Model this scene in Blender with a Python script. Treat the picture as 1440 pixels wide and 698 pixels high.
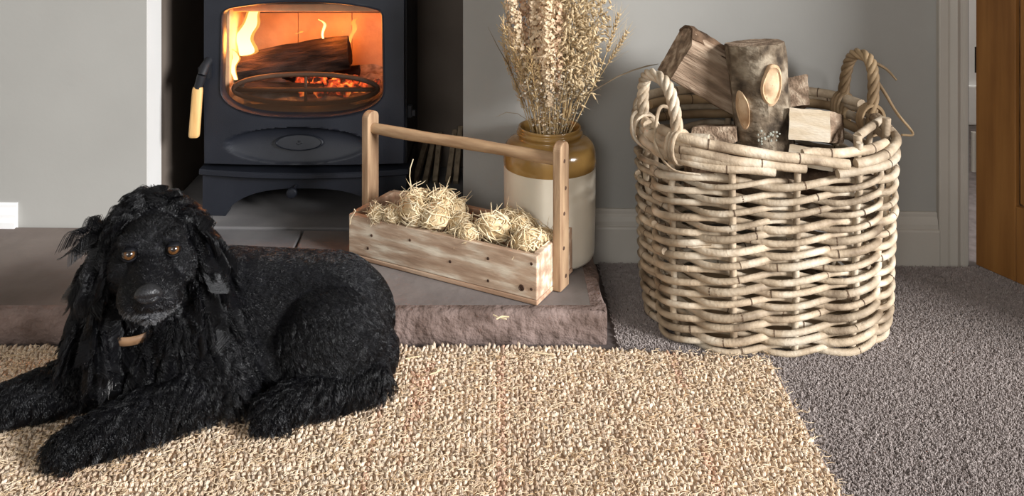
import bpy, bmesh, math, random
import numpy as np
from mathutils import Vector, Matrix, noise, kdtree

random.seed(7); rng = np.random.default_rng(7)
SC = bpy.context.scene
COL = SC.collection
for o in list(bpy.data.objects): bpy.data.objects.remove(o)

# ------------------------------------------------------------------ camera
F, H, HY, VX = 1300.0, 0.95, -200.0, 700.0      # focal (px), eye height, horizon row, vanishing column
cam = bpy.data.cameras.new('camera'); camo = bpy.data.objects.new('camera', cam); COL.objects.link(camo)
camo.location = (0, 0, H); camo.rotation_euler = (math.pi/2, 0, 0)
cam.sensor_width = 36; cam.sensor_fit = 'HORIZONTAL'; cam.lens = 36*F/1440
cam.shift_x = (720-VX)/1440; cam.shift_y = -(349-HY)/1440
cam.clip_start = 0.05; cam.clip_end = 50
SC.camera = camo

# ------------------------------------------------------------------ world, window light, exposure
w = bpy.data.worlds.new('world'); SC.world = w; w.use_nodes = True
bg = w.node_tree.nodes['Background']; bg.inputs[0].default_value = (1.0, 0.968, 0.925, 1); bg.inputs[1].default_value = 0.42
def area(name, loc, target, sx, sy, power, col):
    l = bpy.data.lights.new(name, 'AREA'); l.shape = 'RECTANGLE'; l.size = sx; l.size_y = sy; l.energy = power; l.color = col
    o = bpy.data.objects.new(name, l); COL.objects.link(o); o.location = loc
    o.rotation_euler = (Vector(target)-Vector(loc)).to_track_quat('-Z', 'Y').to_euler(); return o
area('window_daylight', (7.0, -3.05, 3.1), (0.0, 1.8, 0.2), 3.0, 1.9, 1680, (0.985, 0.99, 1.0))
area('side_window_daylight', (-1.0, -2.9, 1.7), (0.2, 1.9, 0.3), 1.5, 1.3, 58, (1.0, 0.985, 0.96))
SC.view_settings.view_transform = 'Standard'; SC.view_settings.look = 'None'
SC.view_settings.exposure = 0.0; SC.view_settings.gamma = 1.0; SC.view_settings.use_curve_mapping = False

# ------------------------------------------------------------------ helpers
def lin(r, g, b):
    f = lambda c: (c/255/12.92) if c/255 <= 0.04045 else ((c/255+0.055)/1.055)**2.4
    return (f(r), f(g), f(b), 1)
def Pz(px, py, Z):
    Y = F*(H-Z)/(py-HY); return Vector(((px-VX)*Y/F, Y, Z))
def Py(px, py, Y):
    return Vector(((px-VX)*Y/F, Y, H-(py-HY)*Y/F))
def wall_y(x): return 2.184-0.0263*x

def mat(name, c1, c2=None, scale=8, rough=0.6, bump=0.0, bscale=60, stretch=(1,1,1), spec=0.4, detail=6, lo=0.35, hi=0.65, metal=0, c3=None, bdist=0.004):
    m = bpy.data.materials.new(name); m.use_nodes = True; nt = m.node_tree; b = nt.nodes['Principled BSDF']
    b.inputs['Roughness'].default_value = rough; b.inputs['Specular IOR Level'].default_value = spec; b.inputs['Metallic'].default_value = metal
    tc = nt.nodes.new('ShaderNodeTexCoord'); mp = nt.nodes.new('ShaderNodeMapping'); mp.inputs['Scale'].default_value = stretch
    nt.links.new(tc.outputs['Object'], mp.inputs['Vector'])
    if c2 is None: b.inputs['Base Color'].default_value = c1
    else:
        n = nt.nodes.new('ShaderNodeTexNoise'); n.inputs['Scale'].default_value = scale; n.inputs['Detail'].default_value = detail
        nt.links.new(mp.outputs['Vector'], n.inputs['Vector'])
        r = nt.nodes.new('ShaderNodeValToRGB'); r.color_ramp.elements[0].position = lo; r.color_ramp.elements[1].position = hi
        r.color_ramp.elements[0].color = c1; r.color_ramp.elements[1].color = c2
        if c3 is not None:
            e = r.color_ramp.elements.new((lo+hi)/2); e.color = c3
        nt.links.new(n.outputs['Fac'], r.inputs['Fac']); nt.links.new(r.outputs['Color'], b.inputs['Base Color'])
    if bump > 0:
        n2 = nt.nodes.new('ShaderNodeTexNoise'); n2.inputs['Scale'].default_value = bscale; n2.inputs['Detail'].default_value = 5
        nt.links.new(mp.outputs['Vector'], n2.inputs['Vector'])
        bp = nt.nodes.new('ShaderNodeBump'); bp.inputs['Strength'].default_value = bump; bp.inputs['Distance'].default_value = bdist
        nt.links.new(n2.outputs['Fac'], bp.inputs['Height']); nt.links.new(bp.outputs['Normal'], b.inputs['Normal'])
    return m
def node(m, t): return m.node_tree.nodes.new(t)
def bsdf(m): return m.node_tree.nodes['Principled BSDF']
def random_value(m, amount=0.35):
    """vary brightness from object to object"""
    nt = m.node_tree; b = bsdf(m); src = b.inputs['Base Color'].links[0].from_socket
    oi = node(m, 'ShaderNodeObjectInfo'); mr = node(m, 'ShaderNodeMapRange'); mr.inputs['To Min'].default_value = 1-amount; mr.inputs['To Max'].default_value = 1+amount*0.6
    hs = node(m, 'ShaderNodeHueSaturation'); nt.links.new(oi.outputs['Random'], mr.inputs['Value']); nt.links.new(mr.outputs['Result'], hs.inputs['Value'])
    nt.links.new(src, hs.inputs['Color']); nt.links.new(hs.outputs['Color'], b.inputs['Base Color'])

def catmull(p, k=6):
    p = [Vector(q) for q in p]; p = [p[0]*2-p[1]]+p+[p[-1]*2-p[-2]]; o = []
    for i in range(1, len(p)-2):
        for j in range(k):
            t = j/k; a, b, c, d = p[i-1:i+3]; o.append(.5*((2*b)+(c-a)*t+(2*a-5*b+4*c-d)*t*t+(3*b-a-3*c+d)*t**3))
    return o+[p[-2]]
class MB:
    def __init__(s): s.v = []; s.f = []
    def add(s, v, f):
        o = len(s.v); s.v += [tuple(p) for p in v]; s.f += [tuple(i+o for i in q) for q in f]; return s
    def box(s, lo, hi, M=None):
        x0,y0,z0 = lo; x1,y1,z1 = hi
        v = [(x0,y0,z0),(x1,y0,z0),(x1,y1,z0),(x0,y1,z0),(x0,y0,z1),(x1,y0,z1),(x1,y1,z1),(x0,y1,z1)]
        if M: v = [M@Vector(p) for p in v]
        return s.add(v, [(0,3,2,1),(4,5,6,7),(0,1,5,4),(1,2,6,5),(2,3,7,6),(3,0,4,7)])
    def prism(s, poly, d, M=None):
        """poly in (x,z), extruded along +y by d"""
        n = len(poly); v = [(x,0,z) for x,z in poly]+[(x,d,z) for x,z in poly]
        if M: v = [M@Vector(p) for p in v]
        f = [tuple(range(n)), tuple(range(2*n-1, n-1, -1))]+[(i, i+n, (i+1)%n+n, (i+1)%n) for i in range(n)]
        return s.add(v, f)
    def tube(s, pts, rad, sides=8, closed=False, cap=True):
        pts = [Vector(p) for p in pts]; n = len(pts)
        if not hasattr(rad, '__len__'): rad = [rad]*n
        t0 = (pts[1]-pts[0]).normalized(); a = Vector((0,0,1)) if abs(t0.z) < .9 else Vector((1,0,0))
        nrm = (a-t0*a.dot(t0)).normalized(); v = []
        for i in range(n):
            if closed: t = (pts[(i+1)%n]-pts[i-1])
            else: t = pts[min(i+1,n-1)]-pts[max(i-1,0)]
            t = t.normalized() if t.length > 1e-9 else t0
            nrm = nrm-t*nrm.dot(t); nrm = nrm.normalized() if nrm.length > 1e-6 else t.orthogonal().normalized()
            bn = t.cross(nrm)
            for k in range(sides):
                an = 2*math.pi*k/sides; v.append(pts[i]+(nrm*math.cos(an)+bn*math.sin(an))*rad[i])
        f = []; m = n if closed else n-1
        for i in range(m):
            for k in range(sides):
                a0 = i*sides+k; a1 = i*sides+(k+1)%sides; b0 = ((i+1)%n)*sides+k; b1 = ((i+1)%n)*sides+(k+1)%sides
                f.append((a0,a1,b1,b0))
        if cap and not closed:
            f.append(tuple(range(sides-1,-1,-1))); f.append(tuple(range((n-1)*sides, n*sides)))
        return s.add(v, f)
    def lathe(s, prof, seg=48, c=(0,0,0), caps=True):
        v = []; n = len(prof)
        for r,z in prof:
            for k in range(seg):
                a = 2*math.pi*k/seg; v.append((c[0]+r*math.cos(a), c[1]+r*math.sin(a), c[2]+z))
        f = [(i*seg+k, i*seg+(k+1)%seg, (i+1)*seg+(k+1)%seg, (i+1)*seg+k) for i in range(n-1) for k in range(seg)]
        if caps: f.append(tuple(range(seg-1,-1,-1))); f.append(tuple(range((n-1)*seg, n*seg)))
        return s.add(v, f)
    def ball(s, c, r, seg=12, rings=8, M=None, jit=0):
        v = []; c = Vector(c); r = (r,r,r) if not hasattr(r,'__len__') else r
        def put(d):
            q = Vector((d[0]*r[0], d[1]*r[1], d[2]*r[2]))
            if jit: q *= 1+jit*noise.noise(Vector(d)*2.3+c*40)
            return c+(M@q if M else q)
        v.append(put((0,0,1)))
        for i in range(1, rings):
            t = math.pi*i/rings
            for k in range(seg):
                a = 2*math.pi*k/seg; v.append(put((math.sin(t)*math.cos(a), math.sin(t)*math.sin(a), math.cos(t))))
        v.append(put((0,0,-1))); L = len(v)-1
        f = [(0, 1+k, 1+(k+1)%seg) for k in range(seg)]
        for i in range(rings-2):
            for k in range(seg):
                a = 1+i*seg+k; b = 1+i*seg+(k+1)%seg; f.append((a, a+seg, b+seg, b))
        f += [(L, 1+(rings-2)*seg+(k+1)%seg, 1+(rings-2)*seg+k) for k in range(seg)]
        return s.add(v, f)
    def mesh(s, name, m, smooth=False):
        me = bpy.data.meshes.new(name); me.from_pydata(s.v, [], s.f); me.update()
        if m: me.materials.append(m)
        if smooth: me.polygons.foreach_set('use_smooth', [True]*len(me.polygons))
        return me
    def build(s, name, m, parent=None, smooth=False, bevel=0, loc=None):
        return link(name, s.mesh(name, m, smooth), parent, bevel, loc)
def link(name, me, parent=None, bevel=0, loc=None):
    o = bpy.data.objects.new(name, me); COL.objects.link(o)
    if parent: o.parent = parent
    if loc is not None: o.location = loc
    if bevel:
        b = o.modifiers.new('bevel', 'BEVEL'); b.width = bevel; b.segments = 2; b.limit_method = 'ANGLE'; b.angle_limit = math.radians(35)
    return o
def tag(o, label=None, cat=None, group=None, kind=None):
    if label: o['label'] = label
    if cat: o['category'] = cat
    if group: o['group'] = group
    if kind: o['kind'] = kind
    return o
def empty(name, loc=(0,0,0), rz=0):
    o = bpy.data.objects.new(name, None); COL.objects.link(o); o.location = loc; o.rotation_euler = (0,0,rz); o.empty_display_size = 0.05; return o
def autosmooth(o, ang=40):
    me = o.data; me.polygons.foreach_set('use_smooth', [True]*len(me.polygons))
    me.set_sharp_from_angle(angle=math.radians(ang)); return o
def hair(name, pts, r0, r1, m, parent=None):
    N, K, _ = pts.shape
    hc = bpy.data.hair_curves.new(name); hc.add_curves([K]*N)
    hc.position_data.foreach_set('vector', np.ascontiguousarray(pts, dtype=np.float32).ravel())
    at = hc.attributes.get('radius') or hc.attributes.new('radius', 'FLOAT', 'POINT')
    at.data.foreach_set('value', np.tile(np.linspace(r0, r1, K), N).astype(np.float32))
    hc.materials.append(m); o = bpy.data.objects.new(name, hc); COL.objects.link(o)
    if parent: o.parent = parent
    return o

# ------------------------------------------------------------------ materials
M = {}
M['paint'] = mat('wall_paint', lin(153,151,146), lin(160,158,153), 3, 0.85, 0.05, 90, spec=0.2)
M['trim'] = mat('white_trim_paint', lin(178,172,163), lin(186,180,171), 4, 0.55, spec=0.35)
M['skirt_white'] = mat('white_gloss_paint', lin(225,225,224), lin(232,232,231), 4, 0.4)
M['reveal'] = mat('white_reveal_paint', lin(204,202,199), lin(212,210,207), 4, 0.6)
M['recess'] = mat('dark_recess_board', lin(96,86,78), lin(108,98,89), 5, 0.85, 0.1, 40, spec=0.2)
M['slate_daylight_tint'] = mat('slate_daylight_tint', lin(98,96,97), lin(124,121,120), 5, 0.6, 0.35, 30, spec=0.4, c3=lin(110,108,108))
M['stone'] = mat('brown_sandstone', lin(96,85,78), lin(126,115,108), 4, 0.75, 0.45, 34, spec=0.3, c3=lin(112,101,95))
M['stone_grey'] = mat('grey_sandstone', lin(104,97,92), lin(132,124,120), 5, 0.72, 0.45, 34, spec=0.3, c3=lin(118,110,107))
M['stone_edge'] = mat('rough_stone_edge', lin(98,82,75), lin(140,122,115), 14, 0.9, 0.8, 60, spec=0.2, bdist=0.012)
M['carpet'] = mat('carpet_backing', lin(84,76,74), lin(104,96,93), 40, 0.95, spec=0.1)
M['pile'] = mat('carpet_pile', lin(142,131,127), lin(172,162,157), 120, 0.9, spec=0.1, lo=0.3, hi=0.7)
M['iron'] = mat('stove_iron', lin(22,25,33), lin(27,30,38), 14, 0.5, 0.08, 400, spec=0.4)
M['iron_dark'] = mat('stove_iron_dark', lin(22,23,27), lin(28,29,33), 10, 0.6, 0.06, 200, spec=0.35)
M['oakhandle'] = mat('pale_oak', lin(205,160,100), lin(225,182,122), 12, 0.5, 0.05, 60, stretch=(6,6,1))
M['brick'] = mat('vermiculite_firebrick', lin(190,150,115), lin(214,172,132), 16, 0.9, 0.3, 90, spec=0.1)
M['char'] = mat('charred_wood', lin(24,18,15), lin(58,44,38), 14, 0.95, 0.9, 34, stretch=(1,5,5), spec=0.1, bdist=0.008)
M['ash'] = mat('ash', lin(120,112,104), lin(180,172,164), 40, 1, 0.5, 60, spec=0.05)
M['guard'] = mat('log_guard_iron', lin(60,42,30), lin(84,60,42), 12, 0.7)
M['oakdoor'] = mat('oak_door', lin(124,82,40), lin(150,104,54), 3.5, 0.5, 0.08, 40, stretch=(9,9,0.7), spec=0.35)
M['trugwood'] = mat('worn_pine', lin(158,128,104), lin(202,174,148), 5, 0.75, 0.3, 22, stretch=(1.2,10,10), spec=0.25, c3=lin(176,142,116))
M['dowel'] = mat('turned_pine', lin(150,118,88), lin(190,158,122), 5, 0.6, 0.12, 30, stretch=(2,12,12), spec=0.3)
M['upright'] = mat('upright_pine', lin(140,110,84), lin(180,150,118), 5, 0.6, 0.15, 30, stretch=(12,12,1.4), spec=0.3)
M['screw'] = mat('rusty_screw', lin(70,52,42), lin(104,80,66), 60, 0.6, metal=0.5)
M['wool'] = mat('wood_wool', lin(212,190,150), lin(238,222,190), 30, 0.75, spec=0.2)
M['woolcore'] = mat('wood_wool_core', lin(192,164,122), lin(222,198,158), 40, 0.85, 0.9, 70, spec=0.1, bdist=0.008)
M['cane'] = mat('grey_willow_cane', lin(122,104,84), lin(220,208,188), 16, 0.6, 0.45, 150, stretch=(1,1,1), spec=0.3, c3=lin(182,163,138), lo=0.3, hi=0.72)
random_value(M['cane'], 0.22)
M['canenode'] = mat('cane_node', lin(70,52,38), lin(104,82,62), 40, 0.8)
M['cane_shaded'] = mat('shaded_willow', lin(120,98,72), lin(176,150,116), 10, 0.6, 0.3, 60, spec=0.25)  # darker copy of the willow: shade on back rim and right handle painted in
random_value(M['cane_shaded'], 0.15)
M['bark'] = mat('mottled_bark', lin(62,53,44), lin(156,143,124), 30, 0.9, 1.0, 40, stretch=(1,1,0.6), spec=0.15, c3=lin(108,94,78), bdist=0.012)
M['barkdark'] = mat('dark_bark', lin(58,44,34), lin(110,88,70), 20, 0.95, 1.0, 40, spec=0.1, bdist=0.012)
M['splitwood'] = mat('weathered_split_wood', lin(108,90,74), lin(182,162,140), 6, 0.85, 0.6, 24, stretch=(1.2,9,9), spec=0.15, c3=lin(142,120,100), bdist=0.008)
M['palewood'] = mat('fresh_cut_wood', lin(226,206,176), lin(244,230,208), 7, 0.75, 0.25, 40, stretch=(2,2,10), spec=0.2)
M['scar'] = mat('knot_wood', lin(168,132,98), lin(216,188,154), 24, 0.8, 0.5, 50, spec=0.15)
M['lichen'] = mat('lichen', lin(140,140,128), lin(166,166,154), 30, 1)
M['jar_cream'] = mat('cream_stoneware', lin(214,204,184), lin(228,219,202), 5, 0.28, 0.03, 20, spec=0.5)
M['jar_glaze'] = mat('mustard_glaze', lin(132,100,52), lin(166,130,74), 9, 0.18, 0.05, 14, spec=0.6)
M['straw'] = mat('dried_stem', lin(168,140,98), lin(204,178,134), 20, 0.8, spec=0.2)
M['oat'] = mat('oat_husk', lin(196,171,132), lin(224,203,166), 40, 0.75, spec=0.2)
M['floret'] = mat('cream_floret', lin(208,184,152), lin(236,217,188), 40, 0.85, spec=0.1)
M['floret_pink'] = mat('pinkish_floret', lin(202,168,138), lin(228,202,172), 40, 0.85, spec=0.1)
M['sprig'] = mat('grey_sprig', lin(120,112,100), lin(176,164,144), 40, 0.85, spec=0.1)
M['darkblade'] = mat('dark_blade', lin(86,74,58), lin(116,100,78), 20, 0.8)
M['kindling'] = mat('kindling_wood', lin(120,104,84), lin(160,142,118), 8, 0.85, 0.2, 30, stretch=(8,8,1))

# ------------------------------------------------------------------ the setting
FX0, FX1, LZ = -0.838, -0.082, 0.86          # fireplace opening
DX0, DX1 = 1.098, 1.90                       # doorway
TH = 0.07
wm = MB()
def wallbox(x0, x1, z0, z1, d=TH):
    v = []
    for z in (z0, z1):
        v += [(x0, wall_y(x0), z), (x1, wall_y(x1), z), (x1, wall_y(x1)+d, z), (x0, wall_y(x0)+d, z)]
    wm.add(v, [(0,3,2,1),(4,5,6,7),(0,1,5,4),(1,2,6,5),(2,3,7,6),(3,0,4,7)])
wallbox(-2.2, FX0, 0, 2.4); wallbox(FX0, FX1, LZ, 2.4); wallbox(FX1, DX0, 0, 2.4); wallbox(DX0, DX1, 2.0, 2.4); wallbox(DX1, 3.2, 0, 2.4)
tag(wm.build('wall_back', M['paint']), 'grey-beige painted chimney wall around the stove opening', 'wall', kind='structure')
tag(MB().box((-2.2, -3.6, 2.4), (3.2, 2.26, 2.45)).build('ceiling', M['skirt_white']), 'white ceiling above the fireplace', 'ceiling', kind='structure')
tag(MB().box((-2.26, -1.6, 0), (-2.2, 2.3, 2.4)).build('wall_left', M['paint']), 'grey-beige side wall left of the fireplace', 'wall', kind='structure')
RB = 2.64
rm = MB()
rm.box((FX0-0.03, 2.27, 0), (FX0-0.0005, RB, LZ+0.1)); rm.box((FX1+0.0005, 2.256, 0), (FX1+0.03, RB, LZ+0.1)); rm.box((FX0-0.03, RB, 0), (FX1+0.03, RB+0.03, LZ+0.1)); rm.box((FX0-0.03, 2.27, LZ+0.1), (FX1+0.03, RB+0.03, LZ+0.13))
tag(rm.build('wall_recess', M['recess']), 'near-black lining boards of the fireplace recess', 'wall', kind='structure')

floor = MB().box((-2.2, -0.4, -0.03), (3.2, 2.15, 0.0)).box((-2.2, 2.15, -0.03), (3.2, 4.2, -0.001)).build('floor', M['carpet'])
tag(floor, 'grey-brown cut pile carpet floor', 'carpet', kind='structure')
# carpet pile: too fine to count
n = 260000
px = rng.uniform(0.18, 1.62, n); py = rng.uniform(1.30, 2.16, n)
vis = (px > 0.47) | (py > 1.70)
vis &= ~((px < 0.235) & (py > 1.7)) & (py < 2.184-0.0263*px-0.022) & (px/py < 0.66)
px, py = px[vis], py[vis]; n = len(px)
root = np.stack([px, py, np.zeros(n)], 1)
lean = rng.normal(0, 0.0022, (n, 3)); lean[:, 2] = rng.uniform(0.004, 0.0075, n)
pile = np.stack([root, root+lean*0.6+rng.normal(0, 0.0004, (n,3)), root+lean], 1)
po = hair('carpet_pile', pile, 0.0010, 0.0007, M['pile'], floor); tag(po, kind='stuff')

# hearth: raised stone slabs, rough front edge
HZ, HFY, HX1 = 0.068, 1.80, 0.213
hearth = tag(empty('hearth', (0,0,0)), 'low raised stone hearth under the stove and the wooden trug', 'hearth', kind='structure')
def slab(name, poly, z0, z1, m, bev=0.004, cut=0):
    b = MB(); n = len(poly)
    b.add([(x,y,z0) for x,y in poly]+[(x,y,z1) for x,y in poly], [tuple(range(n-1,-1,-1)), tuple(range(n,2*n))]+[(i,(i+1)%n,(i+1)%n+n,i+n) for i in range(n)])
    return b.build(name, m, hearth, bevel=bev)
core = MB().box((-1.45, HFY+0.012, 0), (HX1-0.006, 2.178, 0.058)).build('core', M['stone_edge'], hearth)
s1 = Pz(428, 320, HZ); s2 = Pz(413, 352, HZ); sx = s1.x+(HFY-s1.y)*(s2.x-s1.x)/(s2.y-s1.y)
g = 0.0025
slab('slab', [(-1.45, HFY+.02), (-0.735, HFY+.02), (-0.735, 2.20), (-1.45, 2.215)], 0.05, HZ, M['stone'])
slab('slab', [(-0.735+g, HFY+.02), (sx-g, HFY+.02), (s1.x-g, 2.192), (-0.735+g, 2.20)], 0.05, HZ-.001, M['slate_daylight_tint'])  # blue-grey daylight reflection put into the colour of this slab
slab('slab', [(sx+g, HFY+.02), (HX1-.004, HFY+.02), (HX1-.004, 2.172), (FX1+.02, 2.178), (s1.x+g, 2.190)], 0.05, HZ-.0005, M['stone_grey'])
slab('recess_slab', [(FX0+.003, 2.215), (FX1-.003, 2.197), (FX1-.003, RB-.002), (FX0+.003, RB-.002)], 0.0, HZ-.001, M['slate_daylight_tint'])
# rough front and right edge strip with a hand-dressed face
def rough_strip(x0, x1, y, name):
    nx, nz = 170, 9; v = []; f = []
    for i in range(nx+1):
        x = x0+(x1-x0)*i/nx
        prof = [(0.035, HZ-.001), (0.012, HZ), (0.004, HZ-.003), (0.0, HZ-.009), (0,HZ-.02), (0,0.034), (0,0.022), (0.002,0.010), (0.004, 0.0)]
        for dy, z in prof:
            nn = noise.noise(Vector((x*22, z*40, 3)))*0.0028+noise.noise(Vector((x*70, z*90, 9)))*0.0020
            k = 1 if dy < 0.012 else 0
            v.append((x, y+dy+(nn+0.002)*k, z+(noise.noise(Vector((x*14, 1, z*9)))*0.0025 if k and z > .02 else 0)))
    for i in range(nx):
        for j in range(8):
            a = i*9+j; f.append((a, a+1, a+10, a+9))
    return autosmooth(MB().add(v, f).build(name, M['stone_edge'], hearth), 50)
rough_strip(-1.45, HX1, HFY-.002, 'front_edge')
b = MB(); v = []; f = []
for i in range(41):
    y = HFY+0.002+(2.17-HFY)*i/40
    for j, (dx, z) in enumerate([(-.03,HZ-.0003), (-.006,HZ), (-.001,HZ-.006), (0,HZ-.02), (0,.03), (0,0)]):
        v.append((HX1+dx+(noise.noise(Vector((y*30, z*40, 5)))*.004 if j > 1 else 0), y, z))
for i in range(40):
    for j in range(5): a = i*6+j; f.append((a, a+6, a+7, a+1))
autosmooth(b.add(v, f).build('side_edge', M['stone_edge'], hearth), 50)

# skirting boards
def skirting(name, x0, x1, m, label):
    prof = [(0,0),(-.018,0),(-.018,.082),(-.0165,.086),(-.0125,.088),(-.0125,.098),(-.010,.108),(-.0065,.114),(-.0065,.121),(-.004,.125),(0,.125)]
    v = []
    for x in (x0, x1): v += [(x, wall_y(x)+dy-.0003, z) for dy, z in prof]
    n = len(prof); f = [(i, (i+1)%n, (i+1)%n+n, i+n) for i in range(n)]+[tuple(range(n-1,-1,-1)), tuple(range(n,2*n))]
    return tag(MB().add(v, f).build(name, m), label, 'skirting board', kind='structure')
skirting('baseboard_right', 0.216, 1.022, M['trim'], 'moulded off-white skirting board behind the basket')
skirting('baseboard_left', -2.2, Py(18, 300, 2.19).x, M['skirt_white'], 'short white skirting end left of the hearth')
# architrave and door lining
tr = MB(); prof = [(0,0),(0,-.014),(.003,-.017),(.020,-.017),(.023,-.013),(.027,-.012),(.034,-.017),(.040,-.020),(.046,-.017),(.050,-.013),(.056,-.013),(.059,-.016),(.066,-.016),(.068,-.012),(.068,0)]
X0 = 1.023; n = len(prof); v = []
for z in (0, 2.07): v += [(X0+dx, wall_y(X0)+dy, z) for dx, dy in prof]
tr.add(v, [(i, (i+1)%n, (i+1)%n+n, i+n) for i in range(n)]+[tuple(range(n)), tuple(range(2*n-1,n-1,-1))])
tag(autosmooth(tr.build('trim_1', M['trim']), 30), 'moulded off-white architrave beside the oak door', 'door frame', kind='structure')
lin_ = MB().box((1.086, wall_y(1.09)+.001, 0), (1.0979, wall_y(1.09)+.12, 2.02)).box((1.0979, wall_y(1.1)+.05, 0), (1.106, wall_y(1.1)+.10, 2.0))
tag(lin_.build('trim_2', M['trim']), 'door lining with stop bead beyond the architrave', 'door frame', kind='structure')
tag(MB().box((FX0, wall_y(FX0)+.0008, HZ), (FX0+.0025, wall_y(FX0)+TH+.02, LZ)).build('trim_3', M['reveal']), 'white painted reveal at the left side of the stove opening', 'reveal', kind='structure')
# hallway beyond the gap
hw = MB().box((0.9, 3.3, 0), (3.2, 3.36, 2.4))
tag(hw.build('wall_hall', M['skirt_white']), 'white hallway wall glimpsed through the door gap', 'wall', kind='structure')
tag(MB().box((0.9, 3.28, 0), (3.2, 3.2995, 0.14)).build('baseboard_hall', M['skirt_white'], bevel=.004), 'hallway skirting glimpsed through the door gap', 'skirting board', kind='structure')
hl = bpy.data.lights.new('hall_fill', 'POINT'); hl.energy = 32; hl.shadow_soft_size = 0.1; hl.color = (1, .96, .9)  # unseen point light added to brighten the hallway wall
ho = bpy.data.objects.new('hall_fill', hl); COL.objects.link(ho); ho.location = (1.9, 2.75, 1.9)

# oak door, standing open towards the room
hp = Pz(1371, 375, 0.0); da = math.atan2(-.107, .052)
door = tag(empty('door_1', (hp.x, hp.y-.004, 0), da), 'open oak panelled door at the right edge', 'door', kind='structure')
DW, DT, DH, ST, BR = 0.76, 0.035, 1.98, 0.098, 0.175
z0 = 0.006
MB().box((0, 0, z0), (ST, DT, DH)).build('stile', M['oakdoor'], door, bevel=.002)
MB().box((DW-ST, 0, z0), (DW, DT, DH)).build('stile', M['oakdoor'], door, bevel=.002)
MB().box((ST+.0004, 0, z0), (DW-ST-.0004, DT, BR)).build('rail', M['oakdoor'], door, bevel=.002)
MB().box((ST+.0004, 0, DH-.11), (DW-ST-.0004, DT, DH)).build('rail', M['oakdoor'], door, bevel=.002)
MB().box((ST+.0004, 0, 0.98), (DW-ST-.0004, DT, 1.10)).build('rail', M['oakdoor'], door, bevel=.002)
for a, c in ((BR, .98), (1.10, DH-.11)):
    MB().box((ST+.004, .008, a+.004), (DW-ST-.004, DT-.008, c-.004)).build('panel', M['oakdoor'], door, bevel=.003)
    MB().box((ST+.0005, .012, a+.0005), (ST+.004, DT-.012, c-.0005)).build('groove', M['barkdark'], door)
hg = MB()
for z in (0.22, 1.7):
    for k in range(5): hg.lathe([(.0052, 0), (.0052, .018)], 10, (-.007, .001, z+k*.0185))
    hg.box((-.006, .002, z), (0, .004, z+.09))
hg.build('hinge', M['trim'], door)
for z in (0.45,): MB().box((-.006, .004, z), (-.0005, .026, z+.06)).build('strike', M['iron_dark'], door)

# ------------------------------------------------------------------ rug
RZ = 0.012
def rug_back(x): return 1.787 if x < 0.05 else 1.787-0.052*((x-0.05)/0.46)**1.6
RX0, RX1, RY0 = -1.42, 0.515, 1.18
rug = tag(empty('jute_rug', (-0.4, 1.5, 0)), 'natural jute bouclé rug under the black dog', 'rug')
inv = Matrix.Translation((0.4, -1.5, 0))
# per-nub colour, a property of the dyed yarn
rm_ = bpy.data.materials.new('jute_yarn'); rm_.use_nodes = True; b = bsdf(rm_); nt = rm_.node_tree
at = node(rm_, 'ShaderNodeAttribute'); at.attribute_name = 'yarn'; at.attribute_type = 'GEOMETRY'
tc = node(rm_, 'ShaderNodeTexCoord'); n1 = node(rm_, 'ShaderNodeTexNoise'); n1.inputs['Scale'].default_value = 160; n1.inputs['Detail'].default_value = 4
nt.links.new(tc.outputs['Object'], n1.inputs['Vector'])
mr = node(rm_, 'ShaderNodeMapRange'); mr.inputs['From Min'].default_value = .3; mr.inputs['From Max'].default_value = .7; mr.inputs['To Min'].default_value = .6; mr.inputs['To Max'].default_value = 1.2
nt.links.new(n1.outputs['Fac'], mr.inputs['Value'])
mx = node(rm_, 'ShaderNodeVectorMath'); mx.operation = 'SCALE'; nt.links.new(at.outputs['Color'], mx.inputs[0]); nt.links.new(mr.outputs['Result'], mx.inputs['Scale'])
nt.links.new(mx.outputs['Vector'], b.inputs['Base Color']); b.inputs['Roughness'].default_value = .85; b.inputs['Specular IOR Level'].default_value = .15
n2 = node(rm_, 'ShaderNodeTexWave'); n2.inputs['Scale'].default_value = 130; n2.inputs['Distortion'].default_value = 6; n2.inputs['Detail'].default_value = 2; nt.links.new(tc.outputs['Object'], n2.inputs['Vector'])
bp = node(rm_, 'ShaderNodeBump'); bp.inputs['Strength'].default_value = .6; bp.inputs['Distance'].default_value = .002; nt.links.new(n2.outputs['Fac'], bp.inputs['Height']); nt.links.new(bp.outputs['Normal'], b.inputs['Normal'])
poly = [(RX0, RY0), (RX1-.006, RY0)]+[(RX1-.006, rug_back(RX1)-.02)]+[(x, rug_back(x)-.006) for x in np.linspace(RX1-.02, 0.05, 12)]+[(RX0, rug_back(0)-.006)]
bk = MB(); n = len(poly); bk.add([(x+.4, y-1.5, .0004) for x,y in poly]+[(x+.4, y-1.5, .006) for x,y in poly], [tuple(range(n-1,-1,-1)), tuple(range(n,2*n))]+[(i,(i+1)%n,(i+1)%n+n,i+n) for i in range(n)])
M['jute_back'] = mat('jute_backing', lin(178,150,122), lin(200,172,144), 60, 0.95, spec=0.1)
bk.build('backing', M['jute_back'], rug)
tpl = MB().ball((0,0,0), 1, 6, 5); tv = np.array(tpl.v); tf = tpl.f
C, S = [], []
pxp, pyp = 0.0081, 0.0114
cols = int((RX1-RX0)/pxp); rows = int((1.80-RY0)/pyp)
colstripe = {}
for i in range(cols):
    x = RX0+(i+.5)*pxp
    t = noise.noise(Vector((x*9, 0.3, 7)))*.8
    for bx_, bw_, bv in ((.006, .008, .5), (.040, .008, -.5), (-.66, .010, .5), (-.20, .006, .4), (.20, .006, -.5), (.33, .008, .4), (-.43, .008, -.5), (-.03, .006, -.4)):
        if abs(x-bx_) < bw_: t = bv
    colstripe[i] = t
V = []; FF = []; colr = []
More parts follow.
